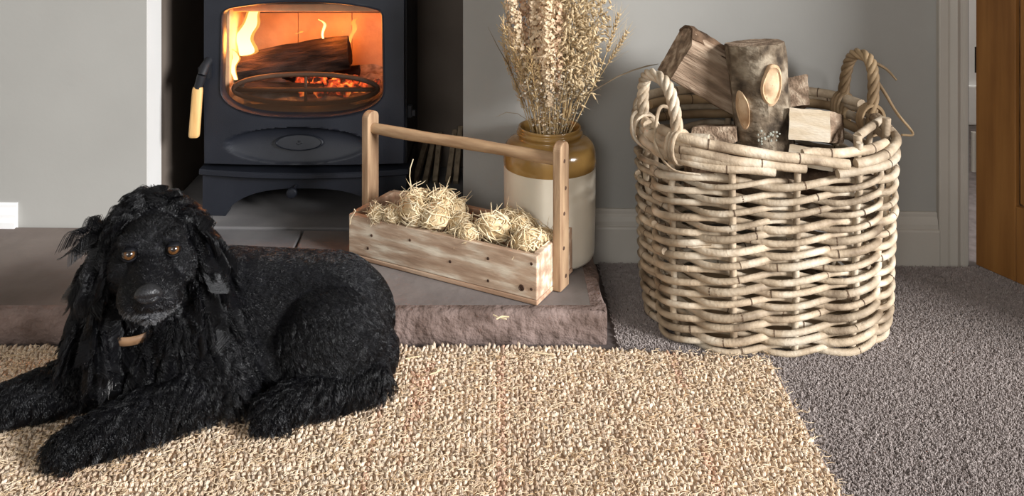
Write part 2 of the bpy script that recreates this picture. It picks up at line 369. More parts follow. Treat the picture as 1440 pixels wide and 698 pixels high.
base = np.array(lin(228,204,178)[:3]); red = np.array(lin(214,158,130)[:3]); lite = np.array(lin(250,234,212)[:3]); dk = np.array(lin(190,158,130)[:3])
off = 0
for i in range(cols):
    for j in range(rows):
        x = RX0+(i+.5+random.uniform(-.16,.16)+(0.12 if j % 2 else -.12))*pxp; y = RY0+(j+.5+random.uniform(-.15,.15))*pyp
        wob = 0.006*noise.noise(Vector((x*3, y*5, 2))); y += wob
        yb = rug_back(x)
        if y > yb-.004 or x > RX1: continue
        if x > RX1-.02 and y > yb-.03 and (x-(RX1-.02))**2+(y-(yb-.03))**2 > .0006: continue
        edge = (yb-y) < 0.02
        a = math.pi/2+random.gauss(0.42 if (i % 2 == 0) else -0.42, .28)
        lx = random.uniform(.0058, .0086); ly = random.uniform(.0027, .0040); lz = random.uniform(.0034, .0052)
        if edge: a = math.pi/2+random.gauss(0,.3); lx = random.uniform(.008,.012); ly = .0036
        ca, sa = math.cos(a), math.sin(a); tilt = random.gauss(0,.25)
        p = tv*np.array([lx, ly, lz]); p[:,2] += p[:,0]*tilt
        q = np.stack([p[:,0]*ca-p[:,1]*sa+x+.4, p[:,0]*sa+p[:,1]*ca+y-1.5, p[:,2]+.0066+random.uniform(-.0016,.0018)], 1)
        q[:,2] = np.maximum(q[:,2], .0004)
        V.append(q); FF += [tuple(k+off for k in f_) for f_ in tf]; off += len(tv)
        s = colstripe[i]; r_ = random.random()
        c = base.copy()
        if s > .28 and noise.noise(Vector((x*9, y*3, 4))) > -.1: c = c*.45+red*.55
        elif s < -.3: c = c*.5+dk*.5
        c = c*(1-.45*r_**2)+lite*.45*r_**2
        c = c*(0.86+.26*random.random())*(1+.12*noise.noise(Vector((x*4, y*4, 1))))
        colr.append(np.tile(np.append(c, 1), (len(tv), 1)))
V = np.concatenate(V); colr = np.concatenate(colr)
me = bpy.data.meshes.new('weave'); me.from_pydata(V.tolist(), [], FF); me.materials.append(rm_)
ca_ = me.color_attributes.new('yarn', 'FLOAT_COLOR', 'POINT'); ca_.data.foreach_set('color', colr.astype(np.float32).ravel())
me.polygons.foreach_set('use_smooth', [True]*len(me.polygons))
tag(link('weave', me, rug), kind='stuff')
# stray fibres of the jute
n = 9000; fx = rng.uniform(-1.2, .515, n); fy = rng.uniform(1.3, 1.76, n); an = rng.uniform(0, 6.28, n); L = rng.uniform(.006, .018, n)
r0 = np.stack([fx+.4, fy-1.5, np.full(n, .0115)], 1); d = np.stack([np.cos(an)*L, np.sin(an)*L, rng.uniform(-.001,.004,n)], 1); side = np.stack([-np.sin(an)*L, np.cos(an)*L, np.zeros(n)], 1)*rng.normal(0,.35,(n,1))
fp = np.stack([r0, r0+d*.5+side, r0+d], 1)
M['jute_fibre'] = mat('jute_fibre', lin(196,166,128), lin(236,216,186), 50, .9)
tag(hair('loose_fibres', fp, .0006, .0003, M['jute_fibre'], rug), kind='stuff')

# ------------------------------------------------------------------ stove
SX0, SX1, SY = -0.728, -0.226, 2.275          # body, front plane of the door
SCX = (SX0+SX1)/2
stove = tag(empty('wood_burning_stove', (SCX, SY, HZ)), 'dark blue-grey cast iron stove with a lit fire behind glass', 'stove')
hw_ = (SX1-SX0)/2
def sz(py, Y=SY): return H-(py-HY)*Y/F-HZ          # pixel row to local z
def sxl(px, Y=SY): return (px-VX)*Y/F-SCX
zs = sz(237)                                        # shelf
D = 0.33
# hollow body: sides, top, bottom, back
bt = 0.60
for nm, lo, hi in (('side_panel', (-hw_, .03, zs-.0), (-hw_+.025, D, bt)), ('side_panel', (hw_-.025, .03, zs), (hw_, D, bt)), ('back_panel', (-hw_+.0252, D-.02, zs), (hw_-.0252, D, bt)), ('top_plate', (-hw_-.01, .0, bt+.0005), (hw_+.01, D+.005, bt+.022)), ('bottom_plate', (-hw_+.0252, .03, zs), (hw_-.0252, D-.0205, zs+.03))):
    MB().box(lo, hi).build(nm, M['iron_dark'] if nm != 'top_plate' else M['iron'], stove, bevel=.004)
# flue
MB().lathe([(.062, 0), (.066, .003), (.066, .03), (.0625, .035), (.0625, .9)], 32, (0, D*.55, bt+.022)).build('flue_pipe', M['iron_dark'], stove, smooth=False)
# door with the window hole: radial loft from window outline to the door rectangle
wl, wr = sxl(315), sxl(536); wcx = (wl+wr)/2; whw = (wr-wl)/2
zt, ztc, zside, zb = sz(14), sz(3), sz(122), sz(161)
def win_outline():
    o = []
    rc = .018
    def arch(x): return ztc-(ztc-zt)*((x/whw)**2)
    for a in np.linspace(0, 1, 22)[:-1]: x = (-whw+rc)+(2*whw-2*rc)*a; o.append((x, arch(x)))          # top, left to right
    for a in np.linspace(math.pi/2, 0, 7): o.append((whw-rc+rc*math.cos(a), zt-rc+.0016+rc*math.sin(a)))
    for a in np.linspace(0, 1, 9)[1:]: o.append((whw+.004*a, (zt-rc)+(zside-(zt-rc))*a))
    for a in np.linspace(0, math.pi, 40)[1:-1]:
        c, s = math.cos(a), math.sin(a); o.append(((whw+.004)*math.copysign(abs(c)**.75, c), zside-(zside-zb)*abs(s)**.85))
    for a in np.linspace(1, 0, 9): o.append((-whw-.004*a, (zt-rc)+(zside-(zt-rc))*a))
    for a in np.linspace(math.pi, math.pi/2, 7)[1:]: o.append((-whw+rc+rc*math.cos(a), zt-rc+.0016+rc*math.sin(a)))
    return [(x+wcx, z) for x, z in o]
wo = win_outline()
dl, dr, dbz, dtz = -hw_+.004, hw_-.004, zs+.010, bt-.006
wc = (wcx, (zt+zside)/2)
def to_rect(p):
    dx, dz = p[0]-wc[0], p[1]-wc[1]; t = 1e9
    if dx > 1e-6: t = min(t, (dr-wc[0])/dx)
    if dx < -1e-6: t = min(t, (dl-wc[0])/dx)
    if dz > 1e-6: t = min(t, (dtz-wc[1])/dz)
    if dz < -1e-6: t = min(t, (dbz-wc[1])/dz)
    return (wc[0]+dx*t, wc[1]+dz*t)
dc = (sxl(418), sz(203)); da_, db_ = sxl(516)-sxl(418), sz(181)-sz(203)
def relief(x, z):
    y = 0.0
    # bulge of the whole front
    y -= 0.012*(1-(x/hw_)**2)
    # rolled border next to the glass
    # oval dish below the window
    e = ((x-dc[0])/da_)**2+((z-dc[1])/(db_*1.15))**2
    if e < 1:
        up = (z-dc[1])/(db_*1.15)
        y += 0.020*(1-e)**.5*(0.55+0.45*up)+0.006*(1-e)**.3
    return y
def resample(o, n):
    o = o+[o[0]]; d = [0]
    for i in range(len(o)-1): d.append(d[-1]+math.dist(o[i], o[i+1]))
    return [(float(np.interp(t, d, [p[0] for p in o])), float(np.interp(t, d, [p[1] for p in o]))) for t in np.linspace(0, d[-1], n, endpoint=False)]
wo = resample(wo, 240); N = len(wo)
ro = [to_rect(p) for p in wo]
for cx_, cz_ in ((dl,dbz),(dr,dbz),(dl,dtz),(dr,dtz)):
    k = min(range(N), key=lambda i: (ro[i][0]-cx_)**2+(ro[i][1]-cz_)**2); ro[k] = (cx_, cz_)
K = 44; v = []; f = []
rings = []
rings.append([(x, .026, z) for x, z in wo])
rings.append([(x, .012+relief(x,z), z) for x, z in wo])
# rim next to the glass
for t_, dy in ((0.010, -.001), (0.03, -.004), (0.05, -.0015)):
    r = []
    for (a, c), (e_, g_) in zip(wo, ro):
        L_ = math.dist((a,c),(e_,g_)); tt = min(.9, t_*0.12/max(L_,.02)); x = a+(e_-a)*tt; z = c+(g_-c)*tt; r.append((x, dy+relief(x,z), z))
    rings.append(r)
for k in range(1, K+1):
    r = []
    for (a, c), (e_, g_) in zip(wo, ro):
        L_ = math.dist((a,c),(e_,g_)); t0 = min(.92, .05*0.12/max(L_,.02)); tt = t0+(1-t0)*k/K
        x = a+(e_-a)*tt; z = c+(g_-c)*tt; r.append((x, relief(x,z)+(0.004 if k == K else 0), z))
    rings.append(r)
rings.append([(x, .03, z) for x, z in ro])
for r in rings: v += r
for i in range(len(rings)-1):
    for k in range(N):
        f.append((i*N+k, i*N+(k+1)%N, (i+1)*N+(k+1)%N, (i+1)*N+k))
sdoor = autosmooth(MB().add(v, f).build('door', M['iron'], stove), 38)
# oval badge with raised rim (blank crest)
bd = MB(); bx, bz = sxl(421), sz(200); ba, bb = (sxl(456)-sxl(388))/2, (sz(190)-sz(211))/2
v = []; f = []
prof = [(1.0, .004), (1.0, -.004), (.94, -.0055), (.9, -.003), (0.02, -.0035)]
for s_, dy in prof:
    for k in range(48):
        a = 2*math.pi*k/48; x = bx+ba*s_*math.cos(a); z = bz+bb*s_*math.sin(a); v.append((x, relief(bx, bz)-.006+dy+(z-bz)*.25, z))
for i in range(4):
    for k in range(48): f.append((i*48+k, i*48+(k+1)%48, (i+1)*48+(k+1)%48, (i+1)*48+k))
f.append(tuple(range(4*48, 5*48)))
badge = autosmooth(bd.add(v, f).build('badge', M['iron'], sdoor), 30)
mk = MB(); yb_ = relief(bx,bz)-.0105
mk.ball((bx, yb_, bz+.003), (.003,.0015,.0022), 8, 6).ball((bx-.006, yb_+.0, bz-.002), (.0024,.0012,.0012), 8, 6).ball((bx+.006, yb_, bz-.002), (.0024,.0012,.0012), 8, 6).ball((bx, yb_, bz-.0045), (.004,.0012,.001), 8, 6)
mk.build('crest', M['iron'], sdoor, smooth=True)
# glass with soot towards the bottom
gm = bpy.data.materials.new('sooty_stove_glass'); gm.use_nodes = True; nt = gm.node_tree; nt.nodes.remove(bsdf(gm)); out = nt.nodes['Material Output']
tr_ = node(gm, 'ShaderNodeBsdfTransparent'); gl = node(gm, 'ShaderNodeBsdfGlossy'); gl.inputs['Roughness'].default_value = .06
so = node(gm, 'ShaderNodeBsdfDiffuse'); so.inputs['Color'].default_value = lin(58,42,31)
m1 = node(gm, 'ShaderNodeMixShader'); m1.inputs[0].default_value = .025; m2 = node(gm, 'ShaderNodeMixShader')
tc = node(gm, 'ShaderNodeTexCoord'); sp = node(gm, 'ShaderNodeSeparateXYZ'); nt.links.new(tc.outputs['Object'], sp.inputs[0])
ns = node(gm, 'ShaderNodeTexNoise'); ns.inputs['Scale'].default_value = 22; nt.links.new(tc.outputs['Object'], ns.inputs['Vector'])
ad = node(gm, 'ShaderNodeMath'); ad.operation = 'MULTIPLY_ADD'; ad.inputs[1].default_value = .03; nt.links.new(ns.outputs['Fac'], ad.inputs[0]); nt.links.new(sp.outputs['Z'], ad.inputs[2])
mr = node(gm, 'ShaderNodeMapRange'); mr.inputs['From Min'].default_value = zb+.015; mr.inputs['From Max'].default_value = zside+.03; mr.inputs['To Min'].default_value = .82; mr.inputs['To Max'].default_value = .0
nt.links.new(ad.outputs[0], mr.inputs['Value'])
nt.links.new(tr_.outputs[0], m1.inputs[1]); nt.links.new(gl.outputs[0], m1.inputs[2]); nt.links.new(mr.outputs[0], m2.inputs[0]); nt.links.new(m1.outputs[0], m2.inputs[1]); nt.links.new(so.outputs[0], m2.inputs[2]); nt.links.new(m2.outputs[0], out.inputs[0])
gp = [(x+(x-wcx)*.03, z+(z-wc[1])*.03) for x, z in wo[::3]]
MB().prism(gp, .004, Matrix.Translation((0, .020, 0))).build('glass', gm, sdoor)
# shelf (ash lip), curved forward
def bow(x, a=.032): return -a*(1-(x/(hw_+.006))**2)
v = []; f = []; n = 40; zl = sz(246)
for i in range(n+1):
    x = -(hw_+.006)+2*(hw_+.006)*i/n; yf = bow(x)-.004
    v += [(x, .06, zs-.001), (x, yf+.004, zs-.001), (x, yf, zs-.004), (x, yf, zl+.003), (x, yf+.004, zl), (x, .06, zl)]
for i in range(n):
    for j in range(6): a = i*6+j; c = i*6+(j+1)%6; f.append((a, c, c+6, a+6))
f += [tuple(range(6)), tuple(range(n*6+5, n*6-1, -1))]
autosmooth(MB().add(v, f).build('ash_shelf', M['iron'], stove), 30)
# stand: front plate with arch, side plates
def arch_plate(x0, x1, ztop, lw, az):
    p = [(x0, 0), (x0+lw, 0), (x0+lw+.002, .03)]
    inner = [(x0+lw+.004, .045)]
    n = 26; xa, xb = x0+lw+.004, x1-lw-.004
    for i in range(n+1):
        t = i/n; x = xa+(xb-xa)*t; u = 2*t-1; inner.append((x, .045+(az-.045)*(1-abs(u)**3.0)))
    p += inner[1:]+[(x1-lw-.002, .03), (x1-lw, 0), (x1, 0), (x1, ztop), (x0, ztop)]
    return p
ap = arch_plate(-hw_, hw_, zl-.0005, .062, sz(265))
# build arch as strips to keep the polygon simple
b = MB(); v = []
low = []; xs = np.linspace(-hw_, hw_, 61)
def lowz(x):
    lw = .058; xi = hw_-lw; ax = abs(x)
    if ax >= xi: return 0
    az = sz(264); u = ax/xi
    return az*(1-u**2.6)**.62
xs = sorted(list(xs)+[-(hw_-.058), hw_-.058, -(hw_-.0581), hw_-.0581])
for x in xs: v += [(x, bow(x,.012)+.006, lowz(x)), (x, bow(x,.012)+.006, zl-.0005), (x, .045, lowz(x)), (x, .045, zl-.0005)]
f = []
for i in range(len(xs)-1):
    a = i*4; f += [(a, a+4, a+5, a+1), (a+2, a+3, a+7, a+6), (a, a+2, a+6, a+4), (a+1, a+5, a+7, a+3)]
f += [(0,1,3,2), (len(xs)*4-4, len(xs)*4-2, len(xs)*4-1, len(xs)*4-3)]
autosmooth(b.add(v, f).build('front_stand', M['iron'], stove), 30)
for s in (-1, 1):
    MB().box((s*hw_-(.02 if s > 0 else 0), .0455, 0), (s*hw_+(.02 if s < 0 else 0), D, zl-.0005)).build('side_stand', M['iron_dark'], stove, bevel=.003)
MB().box((-hw_+.021, D-.03, 0), (hw_-.021, D, zl-.0005)).build('rear_stand', M['iron_dark'], stove)
MB().box((-hw_+.021, .05, zl-.03), (hw_-.021, D-.031, zl-.002)).build('under_plate', M['iron_dark'], stove)
kx, kz = sxl(413), sz(267)
kn = MB().lathe([(.004,0),(.004,.02),(.010,.022),(.0125,.026),(.0125,.034),(.010,.037),(.003,.0385)], 24)
kn.v = [(kx+x, .014-z-.006, kz+y) for x, y, z in kn.v]; kn.f = [tuple(reversed(q)) for q in kn.f]
kno = autosmooth(kn.build('air_knob', M['iron'], stove), 30)
MB().tube([(kx+.004, -.012, kz+.008), (kx+.010, -.012, kz+.016)], .0028, 8).build('lever', M['iron'], kno)
# catch and wooden handle
hb = MB(); hx = sxl(289); hz_ = sz(100)
hb.tube([(hx+.008, .004, sz(85)), (hx+.004, -.018, sz(92)), (hx, -.028, sz(102))], [.011,.012,.010], 12).tube([(hx, -.028, sz(102)), (sxl(284), -.030, sz(120))], [.0115,.0105], 12).box((hx-.012, -.02, sz(108)), (hx+.016, .004, sz(92)))
cat = autosmooth(hb.build('catch', M['iron_dark'], stove), 40)
h0 = Vector((sxl(284), -.031, sz(118))); h1 = Vector((sxl(278.5), -.030, sz(188)))
hd = MB(); v = []; pr = [(0,.9),(.06,1),(.93,1.04),(.985,.98),(1,.8)]
for t, s_ in pr:
    c = h0.lerp(h1, t)
    for k in range(16):
        a = 2*math.pi*k/16; ca, sa = math.cos(a), math.sin(a)
        v.append(c+Vector((.0125*s_*math.copysign(abs(ca)**.6, ca), .009*s_*math.copysign(abs(sa)**.6, sa), 0)))
f = [(i*16+k, i*16+(k+1)%16, (i+1)*16+(k+1)%16, (i+1)*16+k) for i in range(4) for k in range(16)]+[tuple(range(16)), tuple(range(79, 63, -1))]
f = [tuple(reversed(q)) for q in f]
autosmooth(hd.add(v, f).build('wooden_handle', M['oakhandle'], stove), 45)
# hinge lug on the right
MB().lathe([(.008,0),(.008,.03)], 12, (hw_+.006, .035, sz(170))).box((hw_-.002, .03, sz(168)), (hw_+.02, .04, sz(160))).build('hinge', M['iron_dark'], stove)
# firebox lining bricks
fb = D-.026; iz0, iz1 = zs+.031, bt-.001
bw = (2*hw_-.056)/3
for i in range(3):
    x0 = -hw_+.028+i*bw; MB().box((x0+.0006, fb-.025, iz0), (x0+bw-.0006, fb, iz1-.05)).build('firebrick', M['brick'], stove, bevel=.002)
for s in (-1, 1):
    for k in range(2):
        x0 = -hw_+.0258 if s < 0 else hw_-.0508
        MB().box((x0, .06+k*.111, iz0), (x0+.025, .06+k*.111+.11, iz1-.05)).build('firebrick', M['brick'], stove, bevel=.002)
bf = MB().box((-hw_+.03, .09, sz(32)+.012), (hw_-.03, fb-.002, sz(32)+.032)).build('baffle_plate', M['brick'], stove, bevel=.002)
MB().box((-hw_+.052, fb-.045, sz(43)), (hw_-.052, fb-.0255, sz(36))).build('air_bar', M['guard'], stove)
# grate floor and ash bed
GB = .255
MB().box((-hw_+.052, .05, iz0), (hw_-.052, fb-.027, GB-.012)).build('grate', M['guard'], stove)
v = []; f = []; nx, ny = 40, 18
for i in range(nx+1):
    for j in range(ny+1):
        x = (-hw_+.052)+(2*hw_-.104)*i/nx; y = .05+(fb-.027-.05)*j/ny
        v.append((x, y, GB+.06*(y/.3)+.012*noise.noise(Vector((x*22, y*22, 1)))+.006*noise.noise(Vector((x*70, y*70, 2)))))
for i in range(nx):
    for j in range(ny): a = i*(ny+1)+j; f.append((a, a+ny+1, a+ny+2, a+1))
MB().add(v, f).build('ash_bed', M['ash'], stove, smooth=True)
# log guard: an oval hoop with cross bar
gb = MB(); gc = (sxl(425), sz(131)); ga, gz = (sxl(528)-sxl(322))/2, (sz(110)-sz(152))/2
hoop = [(gc[0]+ga*math.cos(t), .042-.012*math.sin(t)*0, gc[1]+gz*math.sin(t)) for t in np.linspace(0, 2*math.pi, 64, endpoint=False)]
gb.tube(hoop, .0065, 8, closed=True).tube([(gc[0]-ga, .042, gc[1]-.002), (gc[0]+ga, .042, gc[1]-.002)], .006, 8)
for dx in (0,): gb.tube([(gc[0]+dx, .042, gc[1]-gz*.97), (gc[0]+dx, .042, gc[1]+(.0 if dx else gz))], .004, 6)
gb.build('log_guard', M['guard'], stove, smooth=True)

# burning logs, embers, flames: things inside the stove
em = bpy.data.materials.new('glowing_ember'); em.use_nodes = True; nt = em.node_tree; b = bsdf(em)
tc = node(em, 'ShaderNodeTexCoord'); ns = node(em, 'ShaderNodeTexNoise'); ns.inputs['Scale'].default_value = 45; ns.inputs['Detail'].default_value = 4; nt.links.new(tc.outputs['Object'], ns.inputs['Vector'])
cr = node(em, 'ShaderNodeValToRGB'); cr.color_ramp.elements[0].position = .42; cr.color_ramp.elements[0].color = (.02,.004,.002,1); cr.color_ramp.elements[1].position = .68; cr.color_ramp.elements[1].color = (1,.32,.05,1)
e = cr.color_ramp.elements.new(.55); e.color = (.55,.05,.01,1)
nt.links.new(ns.outputs['Fac'], cr.inputs['Fac']); nt.links.new(cr.outputs['Color'], b.inputs['Emission Color']); b.inputs['Emission Strength'].default_value = 2.2; b.inputs['Base Color'].default_value = (.03,.02,.015,1)
def split_log(name, p0, p1, sec, m, roll=0, seed=0, rough=.05, seg=22, taper=1.0, endm=None, per=None, parent=None):
    """a log between two points; sec is its cross-section polygon in (a, b) metres, made uneven along its length"""
    p0, p1 = Vector(p0), Vector(p1); ax = (p1-p0); L = ax.length; ax.normalize()
    up = Vector((0,0,1)); up = (up-ax*up.dot(ax)); up = up.normalized() if up.length > .05 else Vector((0,-1,0)); up = (up-ax*up.dot(ax)).normalized(); sd = ax.cross(up)
    R = Matrix(((ax.x, sd.x, up.x), (ax.y, sd.y, up.y), (ax.z, sd.z, up.z))).to_4x4()
    R = R@Matrix.Rotation(roll, 4, 'X')
    dense = resample([tuple(q) for q in sec], 40); size = max(max(abs(a), abs(c)) for a, c in sec)
    v = []; n = len(dense)
    for i in range(seg+1):
        t = i/seg; s = 1+(taper-1)*t
        for a, c in dense:
            k = 1+rough*1.3*noise.noise(Vector((t*L*9+seed*3.1, a/size*1.4, c/size*1.4)))+rough*.9*noise.noise(Vector((t*L*20, a/size*6+seed, c/size*6)))
            ex = rough*.25*size*noise.noise(Vector((a/size*4, c/size*4, seed*5+t*3))) if i in (0, seg) else 0
            v.append((t*L+ex, a*s*k, c*s*k))
    side = [(i*n+k, (i+1)*n+k, (i+1)*n+(k+1)%n, i*n+(k+1)%n) for i in range(seg) for k in range(n)]
    caps = [tuple(range(n)), tuple(range((seg+1)*n-1, seg*n-1, -1))]
    o = empty(name, p0) if per is None else None
    mb = MB().add(v, side); body = mb.build('wood', m, o); body.matrix_local = R; autosmooth(body, 45)
    cv = [v[i] for i in range(n)]; c2 = [v[seg*n+i] for i in range(n)]
    def capmesh(ring, flip, x):
        cx = sum(q[0] for q in ring)/n; cy = sum(q[1] for q in ring)/n; cz = sum(q[2] for q in ring)/n; vv = list(ring)
        for s in (.66, .33): vv += [(cx+(q[0]-cx)*s, cy+(q[1]-cy)*s, cz+(q[2]-cz)*s) for q in ring]
        vv.append((cx, cy, cz)); ff = []
        for r_ in range(2): ff += [(r_*n+k, r_*n+(k+1)%n, (r_+1)*n+(k+1)%n, (r_+1)*n+k) for k in range(n)]
        ff += [(2*n+k, 2*n+(k+1)%n, 3*n) for k in range(n)]
        if flip: ff = [tuple(reversed(q)) for q in ff]
        return MB().add(vv, ff)
    for ring, fl in ((cv, False), (c2, True)):
        co = capmesh(ring, fl, 0).build('cut_end', endm or m, o); co.matrix_local = R
    return o, R
def W(px, py, dy): return Vector((sxl(px, SY+dy)+SCX, SY+dy, H-(py-HY)*(SY+dy)/F))
half = [(-.045,-.03),(.045,-.03),(.05,0),(.03,.032),(0,.042),(-.03,.032),(-.05,0)]
bl, R = split_log('burning_log', W(335, 96, .13), W(492, 74, .15), [(a*.85, c*.98) for a, c in half], M['char'], seed=3, rough=.12, taper=1.12)
tag(bl, 'large charred log burning across the stove', 'log', 'burning logs')
bl2, R = split_log('burning_log', W(400, 116, .21), W(506, 104, .22), [(a*.62, c*.62) for a, c in half], M['char'], roll=.6, seed=5, rough=.1)
tag(bl2, 'shorter charred log glowing behind the large burning log', 'log', 'burning logs')
bl3, R = split_log('burning_log', W(345, 122, .09), W(455, 126, .10), [(a*.35, c*.35) for a, c in half], M['char'], roll=.2, seed=8, rough=.15)
tag(bl3, 'thin charred stick lying on the embers at the front', 'log', 'burning logs')
eb = MB()
for i in range(60):
    p = W(random.gauss(462, 26), 0, random.uniform(.07, .18)); y = p.y; x = p.x
    eb.ball((x, y, HZ+GB+.06*((y-SY)/.3)+.014), random.uniform(.007,.015), 7, 5, jit=.5)
tag(eb.build('embers', em), 'bed of glowing orange embers under the logs', 'embers', kind='stuff')
def flame_mat(name, c0, c1, strength, mixf):
    m = bpy.data.materials.new(name); m.use_nodes = True; nt = m.node_tree; nt.nodes.remove(bsdf(m)); out = nt.nodes['Material Output']
    e = node(m, 'ShaderNodeEmission'); e.inputs['Strength'].default_value = strength
    tc = node(m, 'ShaderNodeTexCoord'); sp = node(m, 'ShaderNodeSeparateXYZ'); nt.links.new(tc.outputs['Generated'], sp.inputs[0])
    cr = node(m, 'ShaderNodeValToRGB'); cr.color_ramp.elements[0].color = c0; cr.color_ramp.elements[1].color = c1; cr.color_ramp.elements[0].position = .3
    nt.links.new(sp.outputs['Z'], cr.inputs['Fac']); nt.links.new(cr.outputs['Color'], e.inputs['Color'])
    t = node(m, 'ShaderNodeBsdfTransparent'); mx = node(m, 'ShaderNodeMixShader'); mx.inputs[0].default_value = mixf
    nt.links.new(t.outputs[0], mx.inputs[1]); nt.links.new(e.outputs[0], mx.inputs[2]); nt.links.new(mx.outputs[0], out.inputs[0]); return m
fo = flame_mat('flame_outer', (1,.42,.08,1), (1,.30,.04,1), 1.6, .55)
fi = flame_mat('flame_core', (1,.80,.38,1), (1,.58,.14,1), 5.0, .92)
def flame(pts, widths, label, seed=0, core=True):
    """pts: pixel path bottom to top in the plane of the flame, widths in metres"""
    root = tag(empty('flame', pts[0]), label, 'flame', 'flames in the stove'); k0 = len(pts); pts = catmull(pts); widths = np.interp(np.linspace(0, 1, len(pts)), np.linspace(0, 1, k0), widths).tolist()
    def lobe(name, sc, m, t1):
        v = []; seg = 14; n = 24
        for i in range(n+1):
            t = i/n*t1; k = t*(len(pts)-1); a = min(int(k), len(pts)-2); c = pts[a].lerp(pts[a+1], k-a); wd = widths[a]+(widths[a+1]-widths[a])*(k-a)
            wd *= sc*(1 if i < n else .05); wd = max(wd, .0008)
            c = c+Vector((.004*math.sin(9*t+seed), .004*math.cos(7*t+seed), 0))
            for s in range(seg):
                an = 2*math.pi*s/seg; v.append((c.x+wd*math.cos(an)*(1+.25*noise.noise(Vector((t*6,math.cos(an),seed)))), c.y+wd*.6*math.sin(an), c.z))
        f = [(i*seg+k, i*seg+(k+1)%seg, (i+1)*seg+(k+1)%seg, (i+1)*seg+k) for i in range(n) for k in range(seg)]
        b = MB().add([Vector(q)-pts[0] for q in v], f); b.build(name, m, root, smooth=True)
    lobe('outer_flame', 1.0, fo, 1.0)
    if core: lobe('flame_core', .68, fi, .92)
    return root
def FP(*pp, dy=.10): return [W(x, y, dy) for x, y in pp]
flame(FP((340,92),(346,72),(344,55),(352,38),(353,22),(357,10),(362,-4), dy=.13), [.016,.031,.027,.026,.018,.015,.004], 'tall bright yellow flame at the left of the fire', 1)
flame(FP((330,112),(329,96),(331,82),(322,70),(317,63), dy=.08), [.006,.010,.012,.007,.002], 'small forked flame curling at the left edge of the glass', 2)
flame(FP((455,55),(456,40),(452,30),(450,26), dy=.15), [.003,.005,.004,.001], 'thin wisp of flame above the middle of the log', 3)
flame(FP((494,60),(496,44),(498,32),(503,25), dy=.2), [.003,.006,.007,.001], 'short flame lick near the right of the fire', 4, core=False)
flame(FP((418,48),(424,44),(430,43), dy=.2), [.003,.005,.001], 'detached flame flicker above the log', 5, core=False)
for i, (loc, e_) in enumerate(((W(345, 60, .09), 2.2), (W(470, 40, .12), 1.45), (W(440, 135, .12), 0.35))):
    l = bpy.data.lights.new('fire_glow', 'POINT'); l.energy = e_; l.color = (1, .31, .055); l.shadow_soft_size = .03
    o = bpy.data.objects.new('fire_glow', l); COL.objects.link(o); o.location = loc

# kindling leaning in the recess
for i, (x0, y0, x1, y1) in enumerate([(583,272,600,238),(598,274,611,240),(612,272,619,241),(630,274,640,240),(641,275,648,246)]):
    a = Py(x0, y0, 2.50); a.z = HZ+.001; b_ = Py(x1, y1, 2.625); b_.z = max(b_.z, HZ+.075+.01*i)
    M_ = MB(); d = (b_-a); q = d.to_track_quat('Z', 'X').to_matrix().to_4x4()
    hw2 = .010+.002*(i % 3)
    M_.box((-hw2, -.007, 0), (hw2, .007, d.length), q)
    o = M_.build('kindling_stick', M['kindling'], bevel=.0015); o.location = a
    tag(o, ['kindling stick nearest the stove side in the dark recess', 'second kindling stick from the stove, leaning in the recess', 'upright middle kindling stick leaning in the recess', 'slanting kindling stick second from the pale chimney wall', 'kindling stick closest to the pale chimney wall'][i], 'kindling', 'kindling sticks beside the stove')

# ------------------------------------------------------------------ basket
BX, BY, BHW, BHD = 0.549, 1.940, 0.229, 0.182
basket = tag(empty('log_basket', (BX, BY, 0)), 'large grey willow basket with twisted handles holding firewood', 'basket')
def ring_pt(u, z, off=0.0):
    """u in turns (0 = front middle, growing towards the right), rounded-rectangle plan"""
    a = 2*math.pi*u-math.pi/2; e = 2/3.1; c, s = math.cos(a), math.sin(a)
    fl = 1+.055*(min(z, .40)/.40)-.03*max(0, (.06-z)/.06)
    x = (BHW*fl)*math.copysign(abs(c)**e, c); y = (BHD*fl)*math.copysign(abs(s)**e, s)
    n = Vector((math.copysign(abs(c)**(2-e), c)/BHW, math.copysign(abs(s)**(2-e), s)/BHD, 0)).normalized()
    return Vector((x, y, z))+n*off
# arc-length parametrisation
_us = np.linspace(0, 1, 721); _p = [ring_pt(u, .2) for u in _us]; _d = np.concatenate([[0], np.cumsum([(_p[i+1]-_p[i]).length for i in range(720)])]); _d /= _d[-1]
def AP(s, z, off=0.0): return ring_pt(float(np.interp(s % 1.0, _d, _us)), z, off)
NS = 12
stake_s = [i/NS+.012 for i in range(NS)]
def zdip(s):   # the rim sits lower at the front right
    return 0
for i, s in enumerate(stake_s):
    front = min(s % 1, 1-s % 1) < .2
    top = .395 if not front else .372
    if i == 1: top = .40
    for k in ((0,) if not front else (0,)):
        pts = [AP(s+k, z, 0.004*math.sin(z*60+i)) for z in np.linspace(.006, top+random.uniform(-.006,.014), 14)]
        autosmooth(MB().tube(pts, [random.uniform(.0062,.0074)]*len(pts), 9).build('stake', M['cane'], basket), 50)
def node_rings(pts, idxs, r):
    mb = MB()
    for i in idxs:
        a, c = pts[i], pts[i+1]; d = (c-a).normalized()
        mb.tube([a-d*.0011, a+d*.0011], r*1.07, 10, cap=False)
    return mb
rows_z = []; z = .012
while z < .352: rows_z.append(z); z += .0228+.0040*(z/.36)
